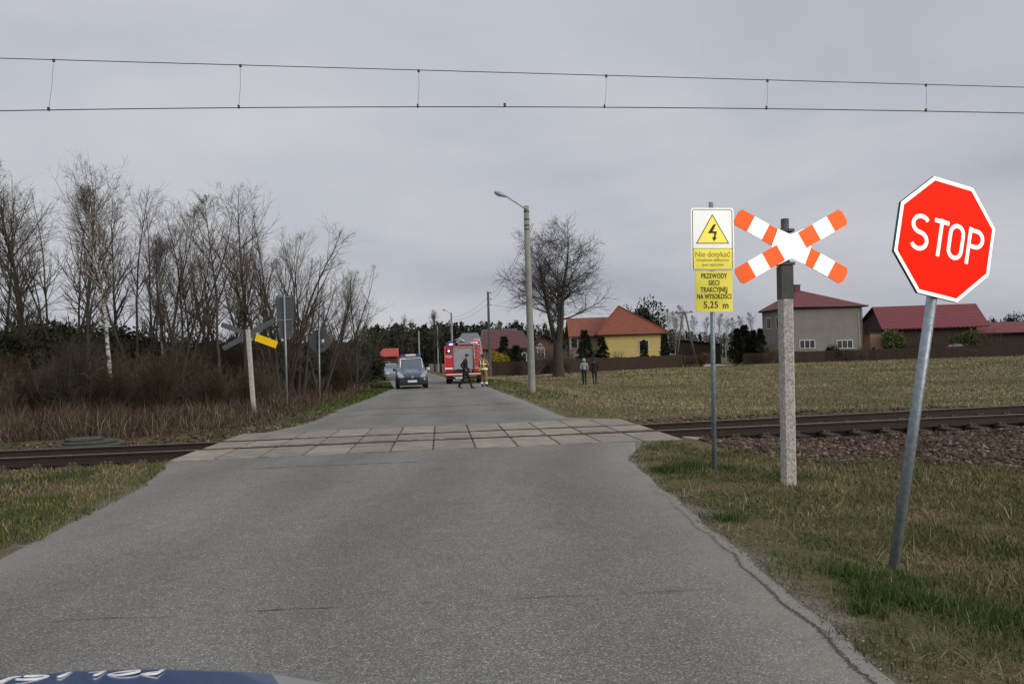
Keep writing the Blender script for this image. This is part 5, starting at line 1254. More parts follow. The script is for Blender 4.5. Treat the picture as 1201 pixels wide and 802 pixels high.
# maroon roofed house
Y0 = 92.0; x0, x1 = sx(566, Y0), sx(622, Y0); b0 = gz(x0, Y0)-.1; w_ = x1-x0
t = thing('house', 'low house with a maroon roof and small chimney right of the fire engine', 'house', (x0, Y0, b0), rz=R(1.5)); e_ = sz(600, 408.5, Y0)-b0; rzz = sz(595, 388, Y0+4)-b0
MB().box((w_/2, 4, e_/2), (w_-.8, 7.4, e_)).build('wall', M_ybw, t)
mb = MB(); roof_faces(mb, [[(-.3, -.2, e_), (w_+.3, -.2, e_), (w_-.6, 4, rzz), (.2, 4, rzz)], [(.2, 4, rzz), (w_-.6, 4, rzz), (w_+.3, 8.2, e_), (-.3, 8.2, e_)]]); rf = mb.build('roof', M_rmar, t)
win(t, sx(613, Y0)-x0, sz(613, 419, Y0)-b0, 1.0, 1.0, .26, 2, False)
Y1 = 104; x0, x1 = sx(566, Y1), sx(610, Y1); b0 = gz(x0, Y1)-.1
t = thing('house', 'house with a dark grey brown roof showing above the maroon roof', 'house', (x0, Y1, b0), rz=R(1.5)); w_ = x1-x0; e_ = sz(590, 398, Y1)-b0; rzz = sz(590, 385.5, Y1+4)-b0
MB().box((w_/2, 4, e_/2), (w_-.6, 7, e_)).build('wall', M_gw, t)
mb = MB(); roof_faces(mb, [[(-.2, -.2, e_), (w_, -.2, e_), (w_-.1, 4, rzz), (0, 4, rzz)], [(0, 4, rzz), (w_-.1, 4, rzz), (w_, 8, e_), (-.2, 8, e_)]]); rf = mb.build('roof', M_rdark, t)
MB().box((sx(588, Y1)-x0, 4, rzz+.1), (.5, .5, 1.1), bev=.02).build('chimney', M_brick, rf)
# brown gabled house behind the big tree
Y0 = 96.0; x0, x1 = sx(622, Y0), sx(668, Y0); b0 = gz(x0, Y0)-.1; w_ = x1-x0
t = thing('house', 'brown wooden house with a white framed gable window behind the big bare tree', 'house', (x0, Y0, b0)); e_ = sz(640, 409, Y0)-b0; rzz = sz(636, 392, Y0)-b0
MB().prism([(.3, 0), (w_-.3, 0), (w_-.3, e_), (w_*.32, rzz-.15), (.3, e_)], 0, 7).build('wall', M_ybw, t)
mb = MB(); roof_faces(mb, [[(0, -.4, e_-.1), (w_*.32, -.4, rzz), (w_*.32, 7.4, rzz), (0, 7.4, e_-.1)], [(w_*.32, -.4, rzz), (w_, -.4, e_-.1), (w_, 7.4, e_-.1), (w_*.32, 7.4, rzz)]]); mb.build('roof', M_rdark, t)
win(t, sx(635, Y0)-x0, sz(635, 415, Y0)-b0, .85, 1.1, -.05, 2, True)
mb = MB(); xx = sx(634.5, Y0)-x0; zz = sz(634, 405.5, Y0)-b0; stroke(mb, [(xx-.5, zz-.2), (xx+.5, zz-.2), (xx, zz+.25)], .09, -.08, -.01, None, True); mb.build('attic_window', M_wf, t)
# grey roofed houses beyond the fire engine
for px0, px1, ez, rz0, Yq, lab, mt in [(536, 566, 402, 391, 150, 'distant house with a dull grey roof above the fire engine', M_rgray), (553, 567, 407, 397, 130, 'small pale grey roofed house at the top right of the fire engine', pm('roof_pale', (.27, .29, .28), (.2, .22, .21), 2, .7))]:
    x0, x1 = sx(px0, Yq), sx(px1, Yq); b0 = gz(x0, Yq); w_ = x1-x0; e_ = sz(px0, ez, Yq)-b0; rzz = sz(px0, rz0, Yq+4)-b0
    t = thing('house', lab, 'house', (x0, Yq, b0)); MB().box((w_/2, 4, e_/2), (w_-.5, 7, e_)).build('wall', M_cream, t)
    mb = MB(); roof_faces(mb, [[(-.2, -.2, e_), (w_+.2, -.2, e_), (w_*.8, 4, rzz), (w_*.2, 4, rzz)], [(w_*.2, 4, rzz), (w_*.8, 4, rzz), (w_+.2, 8.2, e_), (-.2, 8.2, e_)], [(-.2, -.2, e_), (w_*.2, 4, rzz), (-.2, 8.2, e_)], [(w_+.2, -.2, e_), (w_*.8, 4, rzz), (w_+.2, 8.2, e_)]]); mb.build('roof', mt, t)
    win(t, w_*.3, e_*.55, 1.1, 1.1, .46, 2, False)
Yq = 118; x0, x1 = sx(443, Yq), sx(467, Yq); b0 = gz(x0, Yq); w_ = x1-x0; e_ = sz(455, 418, Yq)-b0; rzz = sz(455, 408.5, Yq+3)-b0
t = thing('house', 'small house with a bright red roof showing over the blue car at the wood edge', 'house', (x0, Yq, b0)); MB().box((w_/2, 3, e_/2), (w_-.4, 5.4, e_)).build('wall', M_brick, t)
mb = MB(); roof_faces(mb, [[(-.2, -.2, e_), (w_+.2, -.2, e_), (w_*.9, 3, rzz), (w_*.15, 3, rzz)], [(w_*.15, 3, rzz), (w_*.9, 3, rzz), (w_+.2, 6.2, e_), (-.2, 6.2, e_)]]); mb.build('roof', rooftile('roof_bright', (.38, .05, .04), (.3, .04, .03)), t); win(t, w_*.4, e_*.5, 1.0, .9, .26, 2, False)
# ------------------------------------------------------------------ fences
M_fence = pm('fence_brown', (.036, .021, .014), (.021, .013, .009), .5, .85, stretch=(5, 5, .4)); M_fpost = pm('fence_post', (.085, .05, .04), (.06, .035, .03), 5, .9)
def fence(p0, p1, h, label, mat=None, step=2.6, group='wooden fences along the field', gap=.02, pk=.14):
    p0, p1 = Vector(p0), Vector(p1); L = (p1-p0).length; d = (p1-p0)/L; a = math.atan2(d.y, d.x)
    t = thing('fence', label, 'fence', (p0.x, p0.y, 0), a, group)
    n = int(L/pk); mb = MB(); rg_ = random.Random(int(L*100))
    for k in range(n):
        s = (k+.5)*pk; x, y = p0+d*s; z = gz(x, y); hh = h*(1+rg_.uniform(-.03, .03))
        mb.box((s, -.03, z+hh/2), (pk-gap, .025, hh))
    mb.build('planks', mat or M_fence, t)
    m_ = max(1, int(L/step))
    for k in range(m_+1):
        s = L*k/m_; x, y = p0+d*s; z = gz(x, y); MB().box((s, .03, z+h*.5), (.12, .09, h*1.04), bev=.01).build('post', M_fpost, t)
    mb = MB()
    for f in (.25, .8):
        mb.box((L/2, .002, gz(*(p0+d*L/2))+h*f), (L, .03, .08))
    mb.build('rail', M_fpost, t); return t
fence((at_px(577, 80), 80), (at_px(650, 85), 85), 1.5, 'brown plank fence between the firefighter and the big bare tree', pk=.16)
fence((at_px(655, 86), 86), (at_px(800, 98), 98), 1.55, 'dark brown fence in front of the yellow house', pk=.18)
fence((at_px(872, 103), 103), (at_px(1018, 102), 102), 1.5, 'brown fence in front of the grey house', pk=.2)
fence((at_px(1019, 102.1), 102.1), (at_px(1240, 101), 101), 1.5, 'long brown fence in front of the barn at the right', pk=.22)
t_ = fence((at_px(803, 98.5), 98.5), (at_px(824, 99.5), 99.5), 1.5, 'ornate dark gate section with gaps left of the gravel drive', gap=.08, pk=.2)
fence((at_px(503, 128), 128), (at_px(525, 128), 128), 1.2, 'grey low fence at the bend of the road left of the fire engine', mat=M_gw, pk=.3)
# ------------------------------------------------------------------ vehicles
def paint(name, c, metal=.3, rough=.3): 
    m = pm(name, c, tuple(x*.93 for x in c), 2, rough, metal, coat=.6, spec=.5); return m
M_silver = paint('paint_silver', (.42, .43, .44), .6, .35); M_blue = paint('paint_blue', (.010, .035, .115), .1, .3); M_dim = paint('paint_slate', (.16, .175, .21), .3, .4); M_hoodb = paint('paint_bonnet', (.016, .066, .19), .1, .3); M_navyp = paint('paint_navy', (.010, .028, .070), .1, .35); M_fred = paint('paint_red', (.50, .012, .015), .0, .35); M_dkred = paint('paint_dark_red', (.09, .025, .025))
M_glassc = pm('car_glass', (.06, .08, .088), (.05, .07, .078), 2, .06, spec=.6); M_tyre = pm('tyre', (.018, .018, .018), rough=.85); M_rim = pm('rim', (.35, .35, .36), rough=.4, metal=.7); M_plast = pm('plastic_dark', (.022, .023, .025), rough=.6)
M_hl = pm('headlight', (.62, .65, .66), (.5, .53, .55), 8, .12, .4, spec=.6); M_plate = pm('plate_white', (.75, .75, .74), rough=.5); M_vanwhite = paint('paint_pale', (.55, .57, .58), .3, .35)
M_beacon = emit('beacon_light', (.45, .75, 1.0), 3.0); M_bglass = pm('beacon_glass', (.015, .05, .28), rough=.2, spec=.6); M_strobe = emit('strobe_blue', (.35, .40, 1.0), 4.0); M_taill = pm('tail_light', (.4, .01, .01), rough=.25)
def car(name, label, cat, st, prof_n=56, mats=None, loc=(0, 0, 0), rz=0, glass=None, hood=None, group=None, wheel=(.31, .68, 3.35), W=.88, sill=.22):
    # st rows: s, ztop, wtop, zbelt, wbelt, zbot ; front at s=0 looking -Y
    t = thing(name, label, cat, loc, rz, group)
    st = np.array(st); s = np.unique(np.concatenate([st[:, 0], np.linspace(st[0, 0], st[-1, 0], prof_n), [x for g in (glass or []) for x in g[1:3]]+([hood[0], hood[1]] if hood else [])]))
    v = [np.interp(s, st[:, 0], st[:, k]) for k in range(1, 6)]
    sec = []
    for zt, wt, zb, wb, z0 in zip(*v):
        wb = max(wb, wt*.8); h = [(0, z0), (wb*.82, z0), (wb*.95, z0+.06), (wb, z0+.2*(zb-z0)), (wb*1.01, z0+.55*(zb-z0)), (wb*.985, zb-.02), (wb*.95, zb+.012), (wt*1.0+(wb*.95-wt)*.12, zt-.10*min(1, (zt-zb)/.3)-.0), (wt*.93, zt-.035*min(1, (zt-zb)/.2)), (wt*.7, zt), (wt*.36, zt+.014), (0, zt+.02)]
        sec.append(h)
    K = len(sec[0]); n = len(s)
    def patch(js, side_mask, nm, mat, par, push=0.0, s0=-1, s1=99, sides=(1, -1)):
        mb = MB()
        for sg in sides:
            for i in range(n-1):
                sm = (s[i]+s[i+1])/2
                if not (s0 <= sm <= s1): continue
                for j in js:
                    if side_mask and not side_mask(sm, j): continue
                    q = []
                    for (ii, jj) in ((i, j), (i+1, j), (i+1, j+1), (i, j+1)): q.append((sg*sec[ii][jj][0], s[ii], sec[ii][jj][1]))
                    mb.add(q if sg > 0 else q[::-1], [(0, 1, 2, 3)], 0, True)
        # front and rear caps
        return mb
    gl = glass or []
    def gof(sm, j):
        for nm, a, b, j0, j1 in gl:
            if a <= sm <= b and j0 <= j < j1: return nm
        if hood and hood[0] <= sm <= hood[1] and hood[2] <= j < hood[3]: return 'bonnet'
        return None
    body = patch(range(K-1), lambda sm, j: gof(sm, j) is None, 'body', None, t)
    for e, rev in ((0, False), (n-1, True)):
        pts = [(sec[e][k][0], s[e], sec[e][k][1]) for k in range(K)]+[(-sec[e][k][0], s[e], sec[e][k][1]) for k in range(K-2, 0, -1)]
        body.add(pts, [list(range(len(pts)))])
    def fin(mb, nm, mat):
        o = mb.build(nm, mat, t, fixn=False); bm = bmesh.new(); bm.from_mesh(o.data); bmesh.ops.remove_doubles(bm, verts=bm.verts, dist=.0005); bmesh.ops.recalc_face_normals(bm, faces=bm.faces); bm.to_mesh(o.data); bm.free(); return o
    fin(body, 'body', mats['body'])
    for nm in sorted({g[0] for g in gl}):
        for sds in (((1,), (-1,)) if nm == 'side_window' else ((1, -1),)): fin(patch(range(K-1), lambda sm, j: gof(sm, j) == nm, nm, None, t, sides=sds), nm, M_glassc)
    if hood: fin(patch(range(K-1), lambda sm, j: gof(sm, j) == 'bonnet', 'bonnet', None, t), 'bonnet', mats['hood'])
    r, f, b_ = wheel
    for y in (f, b_):
        for sg in (1, -1):
            x = sg*(W-.10)
            wprof = [(r*.6, -.1), (r*.93, -.1), (r, -.06), (r, .06), (r*.93, .1), (r*.6, .1)]
            wh = MB().lathe(wprof, 20).xform(Matrix.Translation((x+sg*.03, y, r)) @ Matrix.Rotation(PI/2, 4, 'Y')).build('wheel', M_tyre, t)
            MB().lathe([(.02, -.075), (r*.62, -.07), (r*.62, .07), (.02, .075)], 14).xform(Matrix.Translation((x+sg*.045, y, r)) @ Matrix.Rotation(PI/2, 4, 'Y')).build('rim', M_rim, wh)
    return t
VAN = [(0, .60, .50, .54, .66, .30), (.06, .74, .56, .62, .78, .24), (.2, .86, .62, .74, .85, .2), (.55, 1.0, .66, .88, .885, .2), (.95, 1.10, .70, .99, .9, .2), (1.08, 1.16, .72, 1.02, .9, .2), (1.75, 1.72, .63, 1.06, .9, .2), (2.2, 1.8, .64, 1.07, .9, .2), (3.7, 1.8, .64, 1.07, .9, .2), (4.2, 1.76, .62, 1.05, .88, .22), (4.38, 1.0, .62, .9, .84, .3), (4.42, .7, .6, .6, .8, .35)]
Yv = 46.2; xv = vp(483, 430, Yv).x
van = car('police_car', 'dark blue and silver police van with roof light bar, parked facing us', 'police car', VAN, mats={'body': M_navyp, 'hood': M_navyp}, loc=(xv+.12, Yv-.9, 0), rz=R(9),
    glass=[('windscreen', 1.12, 1.72, 8, 11), ('windscreen', 1.12, 1.72, 7, 8), ('side_window', 1.78, 3.6, 6, 8)], hood=(.12, 1.0, 8, 11))
def on(par, nm, mat, f): mb = MB(); f(mb); return mb.build(nm, mat, par)
on(van, 'roof_cap', M_vanwhite, lambda m: m.box((0, 2.9, 1.825), (1.16, 2.2, .03), bev=.014))
on(van, 'windscreen_frame', M_vanwhite, lambda m: (m.tube([(-.66, 1.12, 1.12), (-.6, 1.74, 1.72), (.6, 1.74, 1.72), (.66, 1.12, 1.12)], .035, 8)))
for sg in (1, -1):
    h_ = on(van, 'headlight', M_hl, lambda m: m.prism([(sg*.38, .62), (sg*.74, .66), (sg*.86, .98), (sg*.80, 1.0), (sg*.58, .86)], .04, .35))
    on(van, 'door_mirror', M_vanwhite if sg > 0 else M_blue, lambda m: m.box((sg*.97, 1.25, 1.10), (.2, .12, .17), bev=.04))
    on(van, 'fog_light', M_hl, lambda m: m.lathe([(.02, -.02), (.06, -.02), (.06, .02), (.02, .02)], 10, (0, 0, 0)).xform(Matrix.Translation((sg*.62, -.01, .36)) @ Matrix.Rotation(PI/2, 4, 'X')))
on(van, 'grille', M_plast, lambda m: m.box((0, .01, .60), (.9, .06, .09), bev=.02))
on(van, 'bumper', M_plast, lambda m: (m.box((0, .02, .36), (1.46, .14, .24), bev=.05)))
on(van, 'number_plate', M_plate, lambda m: m.box((0, -.07, .43), (.52, .02, .115), bev=.005))
em = on(van, 'emblem', M_rim, lambda m: m.lathe([(.06, -.01), (.085, -.01), (.085, .01), (.06, .01)], 16).xform(Matrix.Translation((0, -.04, .66)) @ Matrix.Rotation(PI/2, 4, 'X')))
def vw(m): 
    stroke(m, [(-.045, .055), (-.012, -.01), (0, .015), (.012, -.01), (.045, .055)], .014, -.052, -.04, lambda a, b, c: (a, c, b+.66)); stroke(m, [(-.06, .01), (-.03, -.055), (0, 0), (.03, -.055), (.06, .01)], .014, -.052, -.04, lambda a, b, c: (a, c, b+.66))
on(van, 'emblem_letters', M_rim, vw)
text_mesh('POLICJA', .17, M_plate, van, 'lettering', .002, M=Matrix.Translation((0, .52, 1.02)) @ Matrix.Rotation(R(19), 4, 'X') @ Matrix.Diagonal((1.1, 1, 1, 1)))
lb = on(van, 'light_bar', M_plast, lambda m: m.box((0, 2.05, 1.87), (1.25, .28, .05), bev=.02))
on(van, 'light_bar_panel', M_plate, lambda m: m.box((0, 2.05, 1.93), (.6, .26, .10), bev=.02))
for sg in (1, -1): on(van, 'blue_light', M_bglass, lambda m: m.box((sg*.46, 2.05, 1.93), (.3, .27, .11), bev=.03))
on(van, 'wiper', M_plast, lambda m: m.tube([(-.1, 1.1, 1.19), (.45, 1.16, 1.22)], .012, 5))

# parked cars
SED = [(0, .55, .5, .5, .66, .28), (.1, .70, .58, .62, .80, .22), (.4, .82, .62, .72, .86, .2), (1.15, .95, .68, .86, .88, .2), (1.25, .97, .66, .9, .88, .2), (2.0, 1.42, .56, .95, .88, .2), (2.6, 1.47, .56, .96, .88, .2), (3.2, 1.42, .55, .97, .87, .2), (3.9, 1.08, .58, .95, .85, .22), (4.25, .98, .6, .85, .82, .3), (4.3, .7, .55, .6, .75, .35)]
GL = [('windscreen', 1.3, 1.95, 8, 11), ('rear_window', 3.25, 3.85, 8, 11), ('side_window', 1.9, 3.3, 6, 8)]
x = vp(457.5, 430, 70).x
pc = car('parked_car', 'silver blue parked car half hidden behind the police van at the wood edge', 'car', SED, mats={'body': M_dim, 'hood': M_dim}, loc=(x+.35, 70, gz(x, 70)), rz=R(14), glass=GL, hood=(.15, 1.15, 8, 11), wheel=(.3, .75, 3.3))
for sg in (1, -1): on(pc, 'headlight', M_hl, lambda m: m.box((sg*.6, .05, .62), (.3, .12, .13), bev=.04))
x = vp(1130, 430, 103.5).x
pc = car('parked_car', 'dark parked car with a pale roof behind the fence in front of the barn', 'car', SED, mats={'body': M_dkred, 'hood': M_dkred}, loc=(x+2.2, 104.5, gz(x, 104)+.25), rz=R(90), glass=GL, hood=(.15, 1.15, 8, 11), wheel=(.3, .75, 3.3))
on(pc, 'roof_panel', M_silver, lambda m: m.box((0, 2.6, 1.49), (1.06, 1.15, .03), bev=.012))
for sg in (1, -1): on(pc, 'headlight', M_hl, lambda m: m.box((sg*.6, .05, .62), (.3, .12, .13), bev=.04))

# the police car in the foreground: only its bonnet reaches into the picture
PCAR = [(0, .52, .34, .48, .48, .3), (.05, .68, .38, .58, .55, .24), (.12, .78, .41, .68, .60, .2), (.22, .845, .44, .77, .64, .18), (.45, .89, .50, .83, .70, .18), (.95, .95, .64, .88, .86, .18), (1.12, .98, .68, .93, .88, .18), (2.0, 1.40, .54, .97, .88, .18), (2.6, 1.46, .54, .98, .88, .18), (3.3, 1.42, .53, .99, .87, .18), (3.95, 1.12, .56, .97, .85, .2), (4.2, .98, .58, .85, .80, .3), (4.25, .7, .55, .6, .75, .35)]
fg = car('police_car', 'police car bonnet in the near foreground, blue with white letters and a silver wing', 'police car', PCAR, mats={'body': M_silver, 'hood': M_hoodb}, loc=(-1.02, 1.935, 0.0), rz=PI+R(9), glass=[('windscreen', 1.16, 1.95, 8, 11), ('rear_window', 3.35, 3.9, 8, 11), ('side_window', 1.8, 3.4, 6, 8)], hood=(.08, 1.1, 8, 11), prof_n=90, wheel=(.31, .75, 3.3))
fg.rotation_euler = (0, R(-1.6), PI+R(9))
def hoodz(s_): 
    a = np.array(PCAR); return float(np.interp(s_, a[:, 0], a[:, 1]))+.02
# letters follow the bonnet's slope, reading from the front
lt_ = []
for i, ch in enumerate('POLICJA'):
    xx = -.175+i*.058
    sl = math.atan2(hoodz(.34)-hoodz(.14), .20)
    text_mesh(ch, .088, M_plate, fg, 'lettering', .0015, M=Matrix.Translation((xx, .27, hoodz(.27)-.02+float(np.interp(abs(xx), [0, .163, .317, .42], [.02, .014, 0, -.014]))+.0012)) @ Matrix.Rotation(-.05*math.copysign(1, xx), 4, 'Y') @ Matrix.Rotation(math.atan2(hoodz(.33)-hoodz(.21), .12), 4, 'X'))
for sg in (1, -1): on(fg, 'headlight', M_hl, lambda m: m.box((sg*.52, .14, .60), (.26, .16, .14), bev=.05)); on(fg, 'door_mirror', M_silver, lambda m: m.box((sg*.98, 1.55, 1.0), (.2, .12, .15), bev=.04))
on(fg, 'number_plate', M_plate, lambda m: m.box((0, -.02, .42), (.52, .02, .115), bev=.004)); on(fg, 'grille', M_plast, lambda m: m.box((0, .0, .54), (.7, .05, .07), bev=.02))

# fire engine, seen from behind
Yf = 52.0; xf = vp(544, 430, Yf).x
M_shut = pm('shutter', (.42, .42, .45), (.34, .34, .37), 2, .45, .4); M_refl = sheetm('reflective_red', (.8, .12, .06)); M_pink = paint('bumper_red', (.62, .10, .09)); M_alu = pm('aluminium', (.42, .42, .44), (.32, .32, .34), 6, .4, .7); M_orr = paint('paint_orange', (.75, .10, .03), 0, .4)
ft = thing('fire_engine', 'red fire engine seen from behind with a grey roller shutter and lit blue lamps', 'fire engine', (xf, Yf, 0), rz=R(3))
W_ = 2.5
on(ft, 'body', M_fred, lambda m: (m.box((0, 2.7, 1.62), (W_, 5.2, 1.72), bev=.05), m.box((0, 2.8, .66), (W_-.1, 5.0, .3))))
cabo = on(ft, 'cab', M_fred, lambda m: m.box((0, 6.35, 1.55), (W_-.05, 1.95, 2.1), bev=.12))
on(cabo, 'windscreen', M_glassc, lambda m: m.box((0, 7.32, 1.95), (2.1, .04, .8), bev=.01))
for sg in (1, -1): on(cabo, 'side_window', M_glassc, lambda m: m.box((sg*1.232, 6.4, 1.95), (.02, 1.1, .6), bev=.005)); on(ft, 'side_shutter', M_shut, lambda m: (m.box((sg*1.252, 1.35, 1.6), (.02, 1.7, 1.3)), m.box((sg*1.252, 3.6, 1.6), (.02, 2.2, 1.3))))
def shut(m):
    for k in range(22): m.box((-.02, .07, .96+k*.062), (1.16, .05, .055), bev=.012)
sh = on(ft, 'roller_shutter', M_shut, shut)
on(ft, 'shutter_frame', M_alu, lambda m: (m.box((-.63, .075, 1.63), (.06, .08, 1.42)), m.box((.59, .075, 1.63), (.06, .08, 1.42)), m.box((-.02, .075, 2.37), (1.28, .1, .09))))
for sg, x0 in ((-1, -.97), (1, .93)):
    on(ft, 'rear_locker', M_fred, lambda m: m.box((x0, .06, 1.62), (.52, .06, 1.5), bev=.02))
    on(ft, 'outline_strip', M_refl, lambda m: m.box((sg*1.21, .045, 1.62), (.05, .06, 1.66)))
    on(ft, 'tail_light', M_taill, lambda m: m.box((sg*.98, .02, .80), (.40, .05, .11), bev=.015))
    on(ft, 'reflective_stripe', M_white, lambda m: m.box((x0, .022, 1.02 if sg < 0 else 1.04), (.50, .02, .10)))
on(ft, 'outline_strip', M_refl, lambda m: m.box((0, .045, 2.475), (2.42, .06, .04)))
on(ft, 'shutter_handle', M_plast, lambda m: m.box((-.02, .03, .93), (.9, .04, .05), bev=.01))
on(ft, 'rear_panel', M_plast, lambda m: m.box((-.02, .10, .72), (1.3, .06, .34)))
bp = on(ft, 'bumper', M_pink, lambda m: (m.box((0, -.02, .60), (W_, .22, .16), bev=.03)))
on(bp, 'bumper_stripe', M_white, lambda m: m.box((0, -.135, .64), (2.3, .012, .05)))
on(ft, 'number_plate', M_plate, lambda m: m.box((-.30, -.02, .40), (.52, .02, .12), bev=.004)); on(ft, 'step', M_alu, lambda m: m.box((-.2, .0, .46), (1.0, .14, .04), bev=.01))
on(ft, 'underrun_bar', M_plast, lambda m: m.box((0, .1, .38), (2.3, .12, .14), bev=.03))
for y in (1.4, 5.9):
    for sg in (1, -1):
        wh = on(ft, 'wheel', M_tyre, lambda m: m.lathe([(.25, -.17), (.47, -.17), (.5, -.12), (.5, .12), (.47, .17), (.25, .17)], 22).xform(Matrix.Translation((sg*1.03, y, .5)) @ Matrix.Rotation(PI/2, 4, 'Y')))
        on(wh, 'rim', M_rim, lambda m: m.lathe([(.02, -.12), (.28, -.12), (.28, .12), (.02, .12)], 16).xform(Matrix.Translation((sg*1.06, y, .5)) @ Matrix.Rotation(PI/2, 4, 'Y')))
def ladder(m):
    for a in (.70, 1.14): m.tube([(a, -.03, .62), (a, -.03, 2.6)], .028, 8)
    for k in range(8): m.tube([(.70, -.03, .82+k*.24), (1.14, -.03, .82+k*.24)], .022, 8)
on(ft, 'rear_ladder', M_alu, ladder)
on(ft, 'ladder_treads', M_orr, lambda m: [m.box((.92, -.035, .94+k*.24), (.36, .03, .07)) for k in range(7)])
sb = on(ft, 'strobe_lamp', M_plast, lambda m: m.box((-.95, .02, 2.15), (.34, .06, .30), bev=.06)); on(sb, 'strobe_lens', M_strobe, lambda m: m.lathe([(.01, .02), (.05, .015), (.075, 0)], 14).xform(Matrix.Translation((-.95, -.012, 2.16)) @ Matrix.Rotation(PI/2, 4, 'X')))
on(ft, 'strobe_glass', M_bglass, lambda m: m.box((-.95, -.012, 2.15), (.26, .02, .24), bev=.008))
bk = on(ft, 'beacon', M_bglass, lambda m: (m.box((-.85, .35, 2.58), (.62, .42, .2), bev=.06), m.lathe([(.16, 0), (.15, .1), (.08, .15)], 14, (-.85, .35, 2.66)))); on(bk, 'beacon_lens', M_beacon, lambda m: m.box((-.80, .13, 2.60), (.22, .03, .06), bev=.01))
def roof(m): 
    m.box((.25, 1.6, 2.6), (1.2, 3.0, .1), bev=.02)
    for a in (-.25, .2): m.tube([(a, .3, 2.78), (a, 4.5, 2.82)], .035, 6)
    for k in range(9): m.tube([(-.25, .5+k*.45, 2.79), (.2, .5+k*.45, 2.79)], .02, 6)
    m.tube([(-.55, .3, 2.85), (-.2, .35, 2.95), (.2, .35, 2.7)], .05, 8)
on(ft, 'roof_ladder', M_alu, roof)
on(ft, 'roof_box', M_white, lambda m: m.box((.62, .9, 2.68), (.6, 1.2, .18), bev=.03)); on(ft, 'roof_hose', M_pink, lambda m: m.tube([(.3, .35, 2.62), (.5, .3, 2.78), (.95, .3, 2.8), (1.1, .4, 2.6)], .06, 8))
text_mesh('341[S]25', .17, M_white, ft, 'lettering', .002, (-.97, .026, 1.80), (PI/2, 0, 0), .72, .001)

# ------------------------------------------------------------------ people
M_skin = pm('skin', (.36, .21, .15), (.32, .18, .13), 6, .6); M_navy = pm('cloth_navy', (.013, .014, .018), (.009, .010, .013), 6, .9, bmp=.2); M_boot = pm('boot', (.012, .011, .011), rough=.6); M_tan = pm('cloth_tan', (.24, .16, .085), (.19, .125, .065), 5, .9, bmp=.2); M_hivis = sheetm('hivis', (.75, .70, .38), .6, .1); M_silv = sheetm('reflective_silver', (.8, .8, .74), .5, .2)
M_gray2 = pm('cloth_grey', (.26, .27, .28), (.20, .21, .22), 6, .95, bmp=.2); M_jean = pm('cloth_dark', (.022, .022, .03), (.016, .016, .02), 6, .9); M_hair = pm('hair_dark', (.018, .014, .012), rough=.7); M_helm = pm('helmet', (.06, .012, .012), rough=.35); M_jacketdark = pm('cloth_black', (.016, .015, .017), (.012, .011, .012), 5, .9)
